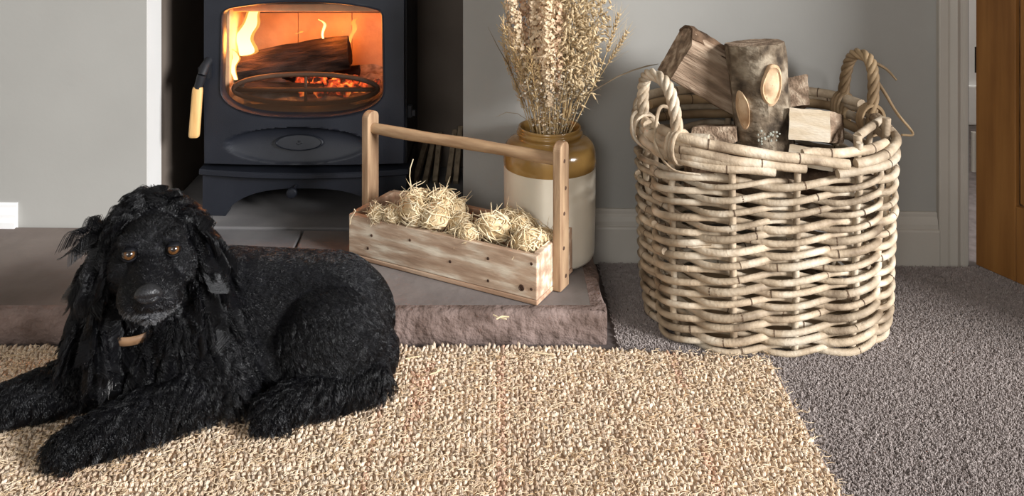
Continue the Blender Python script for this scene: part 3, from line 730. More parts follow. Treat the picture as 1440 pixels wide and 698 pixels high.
def cane_loop(row, zz, phase):
    per = NS*14; start = random.random(); over = 0.05
    pts = []; rads = []; r = random.uniform(.0059, .0076)
    seedz = random.random()*50
    for k in range(int(per*(1+over))+1):
        s = start+k/per
        w_ = math.cos(math.pi*(s-.012)*NS+phase*math.pi)
        out = .0140*math.copysign(abs(w_)**.8, w_)
        jump = .0 if k < per else .009*min(1, (k-per)/6)
        zc = zz+.0066*math.sin(math.pi*(s-.012)*NS+phase*math.pi)+.004*noise.noise(Vector((s*7, zz*30, seedz)))-.008*(1-min(1, zz/.05))*0
        pts.append(AP(s, max(zc+jump*.6, .0095), out+jump*.7+.002*noise.noise(Vector((s*9, zz*20, 3+seedz))))); rads.append(r*(1+.12*noise.noise(Vector((s*6, seedz, 1)))))
    c = MB().tube(pts, rads, 8).build('cane', M['cane'], basket); autosmooth(c, 50)
    idx = [int(per*(random.random()*.12+q/6)) for q in range(6)]
    tag(node_rings(pts, idx, r).build('cane_nodes', M['canenode'], c), kind='stuff')
for ri, zz in enumerate(rows_z):
    for ph in (0, 1): cane_loop(ri, zz+random.uniform(-.002,.002), ph)
# bottom
v = [AP(t, .008, -.012) for t in np.linspace(0, 1, 60, endpoint=False)]; v2 = [q+Vector((0,0,.006)) for q in v]; n = len(v)
MB().add(v+v2, [tuple(range(n-1,-1,-1)), tuple(range(n, 2*n))]+[(i, (i+1)%n, (i+1)%n+n, i+n) for i in range(n)]).build('base', M['cane_shaded'], basket)
# rim rods: short loose canes lying on and between the stakes, traced in plan by arc position
def rim(s0, s1, z0, z1, o0, o1, r=.0095, name='rim_cane', m='cane', wob=.004, n=26):
    pts = []; sd = random.random()*30
    for k in range(n+1):
        t = k/n; s = s0+(s1-s0)*t
        pts.append(AP(s, z0+(z1-z0)*t+wob*noise.noise(Vector((t*4, sd, 0))), o0+(o1-o0)*t+wob*noise.noise(Vector((t*4, sd, 5)))))
    c = MB().tube(pts, [r*(1+.08*noise.noise(Vector((k*.3, sd, 2)))) for k in range(n+1)], 10).build(name, M[m], basket); autosmooth(c, 50)
    tag(node_rings(pts, [int(n*.3), int(n*.75)], r).build('cane_nodes', M['canenode'], c), kind='stuff')
# front (s near 0/1), left front corner ~ -0.17, right front corner ~ 0.17
rim(-.165, .075, .418, .372, .010, .014, .0100)
rim(-.19, .02, .400, .366, .014, .010, .0100)
rim(-.24, -.02, .380, .360, .012, .016, .0090)
rim(.02, .155, .388, .392, -.004, -.004, .0095)
rim(.085, .26, .372, .402, .012, .012, .0095)
rim(.06, .34, .356, .380, .016, .010, .0090)
rim(.20, .42, .398, .404, .004, .006, .0095)
rim(.30, .58, .412, .418, .006, .004, .0110)
rim(.34, .66, .392, .396, -.010, -.008, .0105, m='cane_shaded')
rim(.40, .70, .375, .378, .010, .012, .0100)
rim(.52, .80, .416, .410, .004, .008, .0105)
rim(.64, .88, .392, .402, .010, .010, .0100)
rim(.70, .93, .374, .378, .014, .012, .0100)
rim(.74, .90, .408, .414, -.006, .004, .0095)
rim(.28, .75, .36, .362, -.006, -.006, .0100, m='cane_shaded')
# elbow rods at the right front: broken ends turned over the rim
for pp in ([(1208,248,1.80),(1206,190,1.80)], [(1206,192,1.80),(1240,168,1.92)], [(1245,205,1.86),(1247,166,1.86)], [(1145,226,1.765),(1196,231,1.80)]):
    a, c = [Py(*q)-Vector((BX, BY, 0)) for q in pp]
    autosmooth(MB().tube([a, a.lerp(c,.5)+Vector((0,0,.001)), c], .0085, 10).build('rim_cane', M['cane'], basket), 50)
# handles: three strands twisted round an arch
def handle(s0, s1, top, lean, m, tails):
    root = bpy.data.objects.new('handle', None); COL.objects.link(root); root.parent = basket
    A, B = AP(s0, .37, .006), AP(s1, .37, .006); C = (A+B)/2
    path = []
    n = 70
    for k in range(n+1):
        t = k/n; a = math.pi*t
        wd = math.copysign(abs(math.cos(a))**.7, math.cos(a))
        q = C+(A-C)*wd*(1.0+.18*math.sin(a)); q.z = .37+(top-.37)*math.sin(a)**.75; q += lean*math.sin(a); path.append(q)
    for j in range(4):
        pts = []
        for k in range(n+1):
            t = k/n; T = (path[min(k+1,n)]-path[max(k-1,0)]).normalized(); N_ = T.cross(Vector((0.3,1,0)).normalized())
            N_ = N_.normalized() if N_.length > 1e-3 else T.orthogonal().normalized(); B_ = T.cross(N_); an = 2*math.pi*(t*4.2+j/4)
            pts.append(path[k]+(N_*math.cos(an)+B_*math.sin(an))*.0072)
        autosmooth(MB().tube(pts, .0056, 7).build('strand', M[m], root), 60)
    # binding turns around the rim at each foot
    for q in (A, B):
        n_ = Vector((q.x, q.y, 0)).normalized(); tg = Vector((-n_.y, n_.x, 0))
        for k in range(3):
            loop = [q+tg*(k*.008-.008)+n_*(.026*math.cos(a))+Vector((0,0,.022+.032*math.sin(a))) for a in np.linspace(0, 2*math.pi, 20, endpoint=False)]
            autosmooth(MB().tube(loop, .0042, 6, closed=True).build('binding', M[m], root), 60)
    for t_ in tails: t_ = catmull(t_); autosmooth(MB().tube(t_, np.linspace(.0042, .0022, len(t_)).tolist(), 6).build('tail', M[m], root), 60)
bo = Vector((BX, BY, 0))
def foot(xa, ya, xb, yb):
    r_ = []
    for px_, y_ in ((xa, ya), (xb, yb)):
        t_ = Vector(((px_-VX)*y_/F-BX, y_-BY)); r_.append(min(np.linspace(0, 1, 400), key=lambda q: (AP(q, .39).xy-t_).length))
    return r_
handle(*foot(905, 1.90, 955, 1.79), .515, Vector((-.010,0,0)), 'cane', [[Py(905,150,1.92)-bo, Py(889,165,1.88)-bo, Py(893,195,1.84)-bo, Py(915,215,1.80)-bo], [Py(957,160,1.86)-bo, Py(930,150,1.86)-bo, Py(922,180,1.83)-bo, Py(922,205,1.80)-bo, Py(945,238,1.765)-bo, Py(985,246,1.745)-bo]])
handle(*foot(1250, 1.97, 1192, 2.08), .520, Vector((.012,0,0)), 'cane_shaded', [[Py(1222,84,2.04)-bo, Py(1246,97,2.05)-bo, Py(1261,113,2.04)-bo], [Py(1232,112,2.0)-bo, Py(1245,132,1.99)-bo, Py(1262,160,1.98)-bo, Py(1284,188,1.97)-bo, Py(1268,190,1.95)-bo]])

# ------------------------------------------------------------------ firewood in the basket
def circ(r, n=24, jit=.06, seed=0, sx=1): return [(r*sx*math.cos(2*math.pi*k/n)*(1+jit*noise.noise(Vector((k*.9, seed, 0)))), r*math.sin(2*math.pi*k/n)*(1+jit*noise.noise(Vector((k*.9, seed, 4))))) for k in range(n)]
p0, p1 = Py(1086, 300, 1.90), Py(1061, 60, 1.93)
lg, R = split_log('firewood_log', p0, p1, circ(.0585, jit=.12, seed=2), M['bark'], seed=11, rough=.09, seg=40, endm=M['splitwood'])
tag(lg, 'upright bark-covered log with two pale knot scars', 'log', 'firewood in the basket')
def scar(px, py, Y, w_, h_, tilt, seed):
    n = 28; v = []; f = []
    c = Py(px, py, Y)-p0
    for r_, d in ((1.0, .012), (1.04, -.002), (.9, -.005), (.78, -.001), (.5, -.003), (.25, -.004), (.02, -.004)):
        for k in range(n):
            a = 2*math.pi*k/n; rr = r_*(1+.12*noise.noise(Vector((math.cos(a)*1.3, math.sin(a)*1.3, seed))))
            x = w_*rr*math.cos(a); z = h_*rr*math.sin(a); xx = x*math.cos(tilt)-z*math.sin(tilt); zz = x*math.sin(tilt)+z*math.cos(tilt)
            cx = c.x+xx; rel = ((cx+p0.x)-(p0.x+(p1.x-p0.x)*.72))/.0585
            y = -math.sqrt(max(.05, 1-rel*rel))*.0575+.058*0
            v.append((cx, c.y+(y-ybase)+d, c.z+zz))
    for i in range(6):
        for k in range(n): f.append((i*n+k, i*n+(k+1)%n, (i+1)*n+(k+1)%n, (i+1)*n+k))
    return autosmooth(MB().add(v, f).build('knot_scar', M['scar'], lg), 60)
ybase = -.0575
def axis_y(py): t = (300-py)/240; return 1.90+.03*t
scar(1086, 120, axis_y(120)-.060, .021, .041, -.12, 1)
scar(1049, 160, axis_y(160)-.060, .0095, .036, .10, 2)
lb = MB()
for i in range(22):
    a = random.gauss(1080, 8); c = random.gauss(192, 7); lb.ball(Py(a, c, axis_y(c)-.0595)-p0, (random.uniform(.0015,.0032), .0012, random.uniform(.0015,.003)), 6, 4)
lb.build('lichen', M['lichen'], lg)
# big weathered split log, leaning behind on the left
secb = [(-.050,-.060),(.055,-.058),(.060,.030),(.035,.060),(-.005,.066),(-.052,.050)]
a, c = Py(951, 74, 1.985), Py(1085, 152, 2.02)
l2, R2 = split_log('firewood_log', a, c, [(q[0]*.82, q[1]*.92) for q in secb], M['splitwood'], roll=-.06, seed=21, rough=.06, seg=30)
tag(l2, 'big weathered split log leaning at the back left of the basket', 'log', 'firewood in the basket')
bk_ = MB(); v = []; f = []
L2 = (c-a).length
for i in range(24):
    t = i/23
    for k, (q, zz) in enumerate(((-.052,.046),(-.035,.061),(-.01,.068),(.018,.064),(.044,.044))):
        v.append(R2@Vector((t*L2-.002, q*.86, zz*.92+.004+.006*noise.noise(Vector((t*14, q*60, 3))))))
for i in range(23):
    for k in range(4): b_ = i*5+k; f.append((b_, b_+1, b_+6, b_+5))
bo2 = bk_.add(v, f).build('bark', M['barkdark'], l2); sol = bo2.modifiers.new('thick', 'SOLIDIFY'); sol.thickness = .006
# pale square-cut log
sq = [(-.036,-.030),(.034,-.032),(.036,.029),(-.033,.033)]
a, c = Py(1138, 176, 1.835), Py(1160, 140, 2.03); c.z = a.z-.062
l3, _ = split_log('firewood_log', a, c, [(q[0]*1.12, q[1]*.98) for q in sq], M['splitwood'], roll=.08, seed=31, rough=.025, endm=M['palewood'])
tag(l3, 'pale freshly cut square log end right of the upright log', 'log', 'firewood in the basket')
a, c = Py(1140, 222, 1.835), Py(1150, 190, 2.03); c.z = a.z-.06
l4, _ = split_log('firewood_log', a, c, [(q[0]*1.25, q[1]*.62) for q in sq], M['splitwood'], roll=-.05, seed=32, rough=.03, endm=M['palewood'])
tag(l4, 'pale log end lying under the square-cut log', 'log', 'firewood in the basket')
a, c = Py(1003, 190, 1.83), Py(1010, 150, 2.02); c.z = a.z-.05
l5, _ = split_log('firewood_log', a, c, [(q[0]*1.25, q[1]*.5) for q in sq], M['splitwood'], roll=.1, seed=33, rough=.04)
tag(l5, 'flat pale split log low behind the front left rim', 'log', 'firewood in the basket')
a, c = Py(1118, 128, 2.0), Py(1100, 150, 2.11)
l6, _ = split_log('firewood_log', a, c, [(-.034,-.036),(.024,-.03),(.036,.034),(-.03,.030)], M['barkdark'], roll=.1, seed=34, rough=.07, endm=M['splitwood'])
tag(l6, 'small dark split log tucked behind the upright log', 'log', 'firewood in the basket')
for i, (x, y, zz, x2, y2, lab) in enumerate([(.40,1.93,.27,.76,1.96,'dark log lying lowest across the middle of the basket'), (.42,2.05,.25,.76,2.04,'dark log lying along the back inside the basket'), (.70,1.86,.235,.74,2.08,'brown log lying inside the right end of the basket')]):
    o, _ = split_log('firewood_log', (x, y, zz), (x2, y2, zz+.01), circ(.042, seed=40+i), M['barkdark'], seed=41+i, rough=.06, endm=M['splitwood']); tag(o, lab, 'log', 'firewood in the basket')

# ------------------------------------------------------------------ stoneware jar
JX, JY = 0.1155, 2.058
jar = tag(empty('stoneware_jar', (JX, JY, HZ)), 'cream stoneware jar with mustard glazed shoulder holding dried stems', 'jar')
low = [(.088,.0005),(.095,.002),(.0985,.008),(.100,.02),(.1015,.10),(.102,.185),(.1018,.200)]
autosmooth(MB().lathe([(.02,.0006)]+low, 64, caps=False).build('body', M['jar_cream'], jar), 50)
up = [(.1018,.200),(.1022,.2035),(.1030,.206),(.1032,.216),(.1020,.232),(.0980,.245),(.0905,.254),(.0800,.2585),(.0730,.260),(.0705,.263),(.0712,.267),(.0732,.269),(.0738,.272),(.0725,.275),(.0700,.2765),(.0695,.279),(.0705,.282),(.0690,.285),(.0655,.285),(.0635,.281),(.063,.26),(.080,.235),(.092,.20),(.090,.10)]
autosmooth(MB().lathe(up, 64, caps=False).build('glazed_shoulder', M['jar_glaze'], jar), 60)

# ------------------------------------------------------------------ dried stems standing in the jar
JT = HZ+.285
def stem_curve(L, bend, n=12):
    return [Vector((bend*(t**2)*L, 0, t*L)) for t in np.linspace(0, 1, n)]
def floret_head(pts, t0, r, dens, size, seed):
    rnd = random.Random(seed); mb = MB(); n = len(pts)
    for i in range(dens):
        t = t0+(1-t0)*rnd.random(); k = t*(n-1); a = min(int(k), n-2); c = pts[a].lerp(pts[a+1], k-a)
        rr = r*(0.35+.65*math.sin(math.pi*min(1, (1-t)/(1-t0)*.85+.12)))
        an = rnd.uniform(0, 6.283); d = Vector((math.cos(an), math.sin(an), rnd.uniform(-.3,.7))).normalized(); p = c+d*rr*rnd.uniform(.35,1)
        u = d.orthogonal().normalized(); w_ = d.cross(u)
        s = size*rnd.uniform(.6,1.3); vv = [p]; ff = []
        m = 5
        for q in range(m):
            b_ = 2*math.pi*q/m+rnd.uniform(-.3,.3); vv.append(p+(u*math.cos(b_)+w_*math.sin(b_))*s*rnd.uniform(.6,1.1)+d*s*rnd.uniform(-.1,.7))
        ff = [(0, 1+q, 1+(q+1)%m) for q in range(m)]
        mb.add(vv, ff)
    return mb
def wheat_head(pts, t0, seed, awn=.05, g=.0062, nrow=11):
    rnd = random.Random(seed); mb = MB(); n = len(pts)
    for i in range(nrow):
        t = t0+(1-t0)*i/(nrow-1); k = t*(n-1); a = min(int(k), n-2); c = pts[a].lerp(pts[a+1], k-a); ax = (pts[a+1]-pts[a]).normalized()
        for s in range(3):
            an = i*1.1+s*2.094; u = ax.orthogonal().normalized(); w_ = ax.cross(u); d = u*math.cos(an)+w_*math.sin(an)
            q = (ax+d*.45).to_track_quat('Z', 'X').to_matrix()
            mb.ball(c+d*g*.55, (g*.42, g*.42, g*1.05), 5, 4, M=q)
            if awn: 
                p = c+d*g; e = p+(ax+d*.35+Vector((rnd.gauss(0,.08),rnd.gauss(0,.08),0)))*awn*rnd.uniform(.6,1.1); mb.tube([p, e], [.0005,.0002], 3, cap=False)
    return mb
def oat_head(pts, t0, seed, num=34, spread=.034):
    rnd = random.Random(seed); mb = MB(); n = len(pts)
    for i in range(num):
        t = t0+(1-t0)*(i/num); k = t*(n-1); a = min(int(k), n-2); c = pts[a].lerp(pts[a+1], k-a)
        an = rnd.uniform(0, 6.28); sp = spread*(1-.6*t)*rnd.uniform(.4,1); e = c+Vector((math.cos(an)*sp, math.sin(an)*sp, rnd.uniform(.0,.04)))
        mb.tube([c, c.lerp(e,.6)+Vector((0,0,.006)), e], [.0005,.0004,.0003], 3, cap=False)
        dn = Vector((math.cos(an)*.5, math.sin(an)*.5, rnd.uniform(-.9,.7))).normalized(); q = dn.to_track_quat('Z','X').to_matrix()
        L_ = rnd.uniform(.013,.022); mb.ball(e+dn*L_*.5, (.0032,.0032,L_*.5), 5, 4, M=q)
        mb.tube([e+dn*L_*.5, e+dn*L_*.9+Vector((rnd.gauss(0,.003),rnd.gauss(0,.003),0)), e+dn*(L_+.012)], [.0012,.0006,.0002], 3, cap=False)
    return mb
def grass_head(pts, t0, seed, num=60):
    rnd = random.Random(seed); mb = MB(); n = len(pts)
    for i in range(num):
        t = t0+(1-t0)*rnd.random(); k = t*(n-1); a = min(int(k), n-2); c = pts[a].lerp(pts[a+1], k-a); an = rnd.uniform(0,6.28)
        e = c+Vector((math.cos(an)*.008, math.sin(an)*.008, rnd.uniform(.008,.02))); mb.tube([c, e], [.0009,.0003], 3, cap=False); mb.ball(e, (.0011,.0011,.0024), 4, 3)
    return mb
def dot_head(pts, t0, seed, num=26):
    rnd = random.Random(seed); mb = MB(); n = len(pts)
    for i in range(num):
        t = t0+(1-t0)*rnd.random(); k = t*(n-1); a = min(int(k), n-2); c = pts[a].lerp(pts[a+1], k-a); an = rnd.uniform(0,6.28); l = rnd.uniform(.008,.026)
        e = c+Vector((math.cos(an)*l, math.sin(an)*l, rnd.uniform(.004,.03))); mb.tube([c, e], [.0006,.0004], 3, cap=False); mb.ball(e, rnd.uniform(.0022,.0042), 6, 4, jit=.4)
    return mb
PROTO = {}
def proto(kind, var):
    key = (kind, var)
    if key in PROTO: return PROTO[key]
    rnd = random.Random(hash(kind) % 97+var*13 if False else sum(map(ord, kind))+var*13)
    L = {'larkspur': .66, 'wheat': .52, 'oat': .56, 'grass': .46, 'sprig': .44}[kind]*rnd.uniform(.92,1.08); pts = stem_curve(L, rnd.uniform(.02,.16))
    st = MB().tube(pts, np.linspace(.0019 if kind != 'grass' else .0013, .0008, len(pts)).tolist(), 5).mesh('stem', M['straw'], True)
    if kind == 'larkspur': hm = floret_head(pts, .40, .021, 620, .0066, var*7+1).mesh('flower_head', M['floret'] if var % 2 else M['floret_pink'])
    elif kind == 'wheat': hm = wheat_head(pts, .80, var*7+2).mesh('ear', M['oat'], True)
    elif kind == 'oat': hm = oat_head(pts, .50, var*7+3, 84, .044).mesh('oat_head', M['oat'], True)
    elif kind == 'grass': hm = grass_head(pts, .55, var*7+4, 90).mesh('seed_head', M['straw'])
    else: hm = dot_head(pts, .35, var*7+5, 34).mesh('flower_head', M['floret'] if var else M['sprig'], True)
    PROTO[key] = (st, hm); return PROTO[key]
for k_ in ('floret', 'floret_pink', 'oat'):
    nt = M[k_].node_tree; tl = node(M[k_], 'ShaderNodeBsdfTranslucent'); mx_ = node(M[k_], 'ShaderNodeMixShader'); mx_.inputs[0].default_value = .22
    nt.links.new(bsdf(M[k_]).inputs['Base Color'].links[0].from_socket, tl.inputs['Color']); nt.links.new(bsdf(M[k_]).outputs[0], mx_.inputs[1]); nt.links.new(tl.outputs[0], mx_.inputs[2]); nt.links.new(mx_.outputs[0], nt.nodes['Material Output'].inputs[0])
LAB = {'larkspur': ('dried_larkspur', '# cream-flowered dried larkspur spike from the left in the stoneware jar', 'dried flower', 'dried larkspur in the jar'),
       'wheat': ('dried_wheat', '# dried wheat ear from the left in the stoneware jar', 'dried grass', 'dried wheat in the jar'),
       'oat': ('dried_oat', '# dried oat stem with hanging husks from the left in the jar', 'dried grass', 'dried oats in the jar'),
       'grass': ('dried_grass', '# fine dried grass stem from the left in the stoneware jar', 'dried grass', 'dried grasses in the jar'),
       'sprig': ('dried_sprig', '# low dried sprig with pale flower balls from the left in the jar', 'dried flower', 'dried sprigs in the jar')}
ORD = ['first','second','third','fourth','fifth','sixth','seventh','eighth','ninth','tenth','eleventh','twelfth','thirteenth','fourteenth']
def plant(kind, var, px_top, py_top, depth, rank=0, scale=1.0):
    """stem from the jar mouth aimed at a point seen at (px_top, py_top), standing `depth` behind the jar axis"""
    st, hm = proto(kind, var); nm, lab, cat, grp = LAB[kind]
    tip = Py(px_top, py_top, JY+depth)
    ang = math.atan2(tip.y-JY, tip.x-JX)
    k = max(-1, min(1, (tip.x-JX)/.15)); kd = max(-1, min(1, depth/.1))
    mouth = Vector((JX+.044*k+random.uniform(-.012,.012), JY+.044*kd+random.uniform(-.012,.012), JT-.005))
    d = (tip-mouth).normalized(); base = mouth-d*.12
    q = d.to_track_quat('Z', 'X')
    o = empty(nm, base); o.rotation_mode = 'QUATERNION'; o.rotation_quaternion = q@Vector((0,0,1)).rotation_difference(Vector((0,0,1)))
    L = max(v.co.z for v in st.vertices); s = scale*((tip-base).length/L); o.scale = (min(1.15, max(.85, s)),)*2+(s,)
    tag(o, lab.replace('#', ORD[rank]), cat, grp); link('stem', st, o); link(hm.name.split('.')[0], hm, o); return o
lark = [(694,-60,-.03),(706,-40,-.06),(724,-95,.0),(742,-60,-.07),(758,-70,-.09),(770,-110,-.05),(784,-60,-.08),(796,-95,-.02),(716,-10,-.05),(748,-30,.03),(815,-80,.02),(764,-25,-.10)]
for i, (x, y, d) in enumerate(lark): plant('larkspur', i % 4, x, y, d, sorted(lark).index((x, y, d)))
oat_ = [(850,-30,-.02),(862,-8,-.05),(842,-70,.01),(872,10,-.02),(830,-50,-.06),(858,-55,.03),(878,38,-.05),(836,15,-.08),(822,-15,-.07),(866,60,-.07),(846,40,-.06),(812,-30,-.05),(884,-10,.0),]
for i, (x, y, d) in enumerate(oat_): plant('oat', i % 4, x, y, d, sorted(oat_).index((x, y, d)))
wh = [(908,48,-.03),(900,62,.01),(820,-70,.03),(838,-90,.0),(785,-40,-.07),(806,10,-.08),(868,-60,.02),(790,40,-.08),(752,30,-.08),(772,60,-.085)]
for i, (x, y, d) in enumerate(wh): plant('wheat', i % 3, x, y, d, sorted(wh).index((x, y, d)))
gr = [(692,48,-.02),(699,62,.02),(703,34,-.05),(710,20,.02),(716,70,-.06),(724,50,-.05),(730,85,-.07),(740,70,-.08),(706,80,.0),(748,100,-.08),(702,8,.03)]
for i, (x, y, d) in enumerate(gr): plant('grass', i % 3, x, y, d, sorted(gr).index((x, y, d)))
sp_ = [(735,120,-.08),(752,135,-.09),(768,125,-.09),(783,138,-.085),(800,120,-.08),(820,112,-.07),(838,110,-.05),(730,100,-.04),(846,96,-.02),(760,108,-.09),(776,100,-.09)]
for i, (x, y, d) in enumerate(sp_): plant('sprig', i % 2, x, y, d, sorted(sp_).index((x, y, d)))
def wisp(pp, Y, lab, r=.0012):
    pts = [Py(x, y, Y) for x, y in pp]; o = autosmooth(MB().tube([q-pts[0] for q in pts], [r*.6]+[r]*(len(pts)-2)+[r*.3], 5).build('dried_grass', M['darkblade']), 60); o.location = pts[0]; tag(o, lab, 'dried grass', 'loose blades in the jar')
wisp([(800,170),(830,130),(868,108),(890,99),(910,93),(926,90)], 2.0, 'dark curved grass blade reaching towards the basket', .0016)
wisp([(762,182),(728,160),(712,158),(697,165)], 1.98, 'thin broken stem pointing left from the jar mouth', .0008)
wisp([(752,176),(714,90),(700,66),(686,38)], 2.04, 'dark thin blade leaning furthest left in the jar', .0009)

# ------------------------------------------------------------------ wooden trug
TA = Vector((0.077, 1.818, HZ+.0005)); ux = Vector((-.878, .479, 0)); TL, TD, THH = .462, .172, .096
trug = tag(empty('wooden_trug', TA, math.atan2(.479, -.878)), 'worn pine trug with dowel handle on the hearth', 'trug')
# local x runs along the length to the left, local y towards the camera (negative = towards the back)
def TB(name, lo, hi, m='trugwood', bev=.002, parent=trug): return MB().box(lo, hi).build(name, M[m], parent, bevel=bev)
pw = mat('worn_pine_whitewash', lin(168,140,117), lin(228,215,194), 9, 0.8, 0.5, 22, stretch=(1,5,5), spec=0.2, c3=lin(192,166,142), lo=.36, hi=.64); M['whitewash'] = pw
fbrd = TB('front_board', (0, -.014, .010), (TL, 0, THH), 'whitewash')
TB('back_board', (0, -TD, .010), (TL, -TD+.014, THH), 'trugwood')
eb1 = TB('end_board', (-.0002, -TD+.0145, .010), (.014, -.0145, THH+.002), 'whitewash'); TB('end_board', (TL-.014, -TD+.0145, .010), (TL, -.0145, THH+.002), 'trugwood')
TB('base_board', (-.001, -TD, 0), (TL+.001, .001, .0095), 'trugwood')
nl = MB()
for x, z in ((.012,.03),(.012,.08),(.20,.045),(.30,.07),(.40,.06),(.41,.03),(.11,.07),(.11,.025)):
    q = MB().lathe([(.0032,0),(.0028,.0012),(.001,.0014)], 10); nl.add([(x+a, c_, z+b_) for a, b_, c_ in q.v], [tuple(f_) for f_ in q.f])
nl.build('nails', M['screw'], fbrd)
scw = MB().lathe([(.0065,0),(.006,.002),(.0045,.002),(.004,.0012),(.001,.0012)], 16); scw.v = [(.034+a, c_, .028+b_) for a, b_, c_ in scw.v]; scw.build('screw', M['screw'], fbrd)
ym = -TD/2-.006
def upright(x0, x1, out):
    wv = .021; n = 12; pl = [(ym-wv, 0), (ym+wv, 0)]
    top = .300
    for k in range(n+1):
        a = math.pi*k/n; pl.append((ym+wv*math.cos(a), top-wv*.75+wv*.75*math.sin(a)))
    v = [(x0, y, z+.0004) for y, z in pl]+[(x1, y, z+.0004) for y, z in pl]; n2 = len(pl)
    o = MB().add(v, [tuple(range(n2)), tuple(range(2*n2-1, n2-1, -1))]+[(i, i+n2, (i+1)%n2+n2, (i+1)%n2) for i in range(n2)]).build('upright', M['upright'], trug, bevel=.002)
    for yy, z in ((-.004,.025),(.006,.085),(.004,.155),(-.003,.205),(.003,.262)):
        q = MB().lathe([(.0042,0),(.0036,.0012),(.001,.0004)], 10); q.v = [(out+(-1 if out < .1 else 1)*c_*.9, ym+yy+a, z+b_) for a, b_, c_ in q.v]; q.build('screw', M['screw'], o)
upright(-.0185, -.0005, -.0185); upright(TL+.0005, TL+.0185, TL+.0185)
dw = MB().tube([(x, ym+.001*math.sin(x*20), .262+.0012*math.sin(x*13)) for x in np.linspace(.0, TL, 18)], [.0125+.0006*math.sin(k) for k in range(18)], 16).build('handle_rod', M['dowel'], trug); autosmooth(dw, 50)

# wood wool firelighters heaped in the trug
def wool_meshes(seed):
    rnd = random.Random(seed); core = MB().ball((0,0,0), (.030,.024,.023), 16, 12, jit=.35).mesh('core', M['woolcore'], True)
    st = MB()
    for i in range(64):
        d = Vector((rnd.gauss(0,1), rnd.gauss(0,1), rnd.gauss(.2,1))).normalized(); ax = d.orthogonal().normalized(); ax.rotate(Matrix.Rotation(rnd.uniform(0,6.28), 3, d)); b_ = d.cross(ax)
        r = rnd.uniform(.022,.032); span = rnd.uniform(.8,3.0); pts = []; n = 9; lift = rnd.uniform(-.002,.004) if rnd.random() < .8 else rnd.uniform(.006,.02)
        for k in range(n):
            t = k/(n-1); a = (t-.5)*span; q = (d*math.cos(a)+ax*math.sin(a))*(r+lift*abs(2*t-1)**2)+b_*(.006*math.sin(t*5+i)+.004*rnd.gauss(0,.4)); pts.append(Vector((q.x*1.12, q.y*.92, q.z*.88)))
        st.tube(pts, [.0006]+[rnd.uniform(.0008,.0016)]*(n-2)+[.0005], 4, cap=False)
    for i in range(7):
        d = Vector((rnd.gauss(0,1), rnd.gauss(0,1), abs(rnd.gauss(.3,.8)))).normalized(); s_ = d.orthogonal()*rnd.uniform(-.3,.3)
        st.tube([d*.022, d*.034+s_*.012, d*(.044+.012*rnd.random())+s_*.035], [.0009,.0008,.0003], 4, cap=False)
    return core, st.mesh('strands', M['wool'], True)
WM = [wool_meshes(s) for s in range(5)]
def wool(px, py, Y, s, var, label):
    p = Py(px, py, Y); o = empty('wood_wool_firelighter', p); o.rotation_euler = (random.uniform(-.6,.6), random.uniform(-.6,.6), random.uniform(0,6.28)); o.scale = (s*1.16,)*3
    tag(o, label, 'firelighter', 'wood wool firelighters in the trug'); link('core', WM[var][0], o); link('strands', WM[var][1], o)
for i, a in enumerate([
    (531, 302, 2.02, .62, 0, 'small wood wool ball at the far left end of the trug'),
    (553, 303, 2.00, .66, 1, 'small wood wool ball second from the left in the trug'),
    (583, 298, 1.985, .98, 2, 'wood wool ball at the left front of the big heap'),
    (585, 283, 2.03, .88, 3, 'wood wool ball at the top left of the big heap'),
    (612, 305, 1.965, 1.0, 4, 'wood wool ball at the front of the big heap'),
    (620, 286, 2.02, .95, 0, 'wood wool ball on top of the big heap in the trug'),
    (640, 296, 2.03, .85, 1, 'wood wool ball at the back right of the heap'),
    (648, 319, 1.95, .85, 2, 'loose wood wool ball low in the middle of the trug'),
    (660, 328, 1.915, .66, 3, 'flattened wood wool ball in the gap of the trug'),
    (696, 322, 1.92, .98, 4, 'large wood wool ball right of the gap in the trug'),
    (712, 312, 1.95, .8, 0, 'wood wool ball behind the large right ball'),
    (734, 318, 1.93, .82, 1, 'wood wool ball upper of the pair near the right upright'),
    (742, 340, 1.875, .86, 2, 'wood wool ball lowest at the right front corner of the trug'),
    (765, 335, 1.905, .7, 3, 'wood wool ball half hidden behind the right upright')]): wool(*a)
# the long loose curl standing up, and stray straws
def straw(pp, label, Y=None, Z=None, r=.0011):
    pts = [Py(x, y, Y) if Y else Pz(x, y, Z) for x, y in pp]; o = autosmooth(MB().tube([q-pts[0] for q in pts], [r]*len(pts), 5).build('straw', M['wool']), 60); o.location = pts[0]; tag(o, label, 'straw', 'stray wood wool straws')
straw([(577,278),(578,262),(576,248),(577,236),(581,224)], 'single wood wool curl standing up from the heap', Y=2.02)
straw([(492,316),(494,306),(500,297),(498,294)], 'loose wood wool curl over the left end of the trug', Y=2.03, r=.0009)
straw([(566,282),(562,274),(568,268)], 'short curl sticking out left of the heap', Y=2.02, r=.0012)
straw([(570,505),(580,503),(592,501)], 'pale straw on the rug right beside the dog', Z=.0150)
straw([(604,527),(613,524),(621,519)], 'short pale straw lying on the shaded rug', Z=.0150)
straw([(752,496),(768,498),(781,500)], 'pale straw on the rug in front of the trug', Z=.0150)
straw([(694,443),(700,446),(712,449)], 'white curl of wood wool on the hearth edge', Z=HZ+.0022, r=.0016)
straw([(698,449),(706,445),(716,446)], 'second white curl of wood wool on the hearth edge', Z=HZ+.0045, r=.0013)

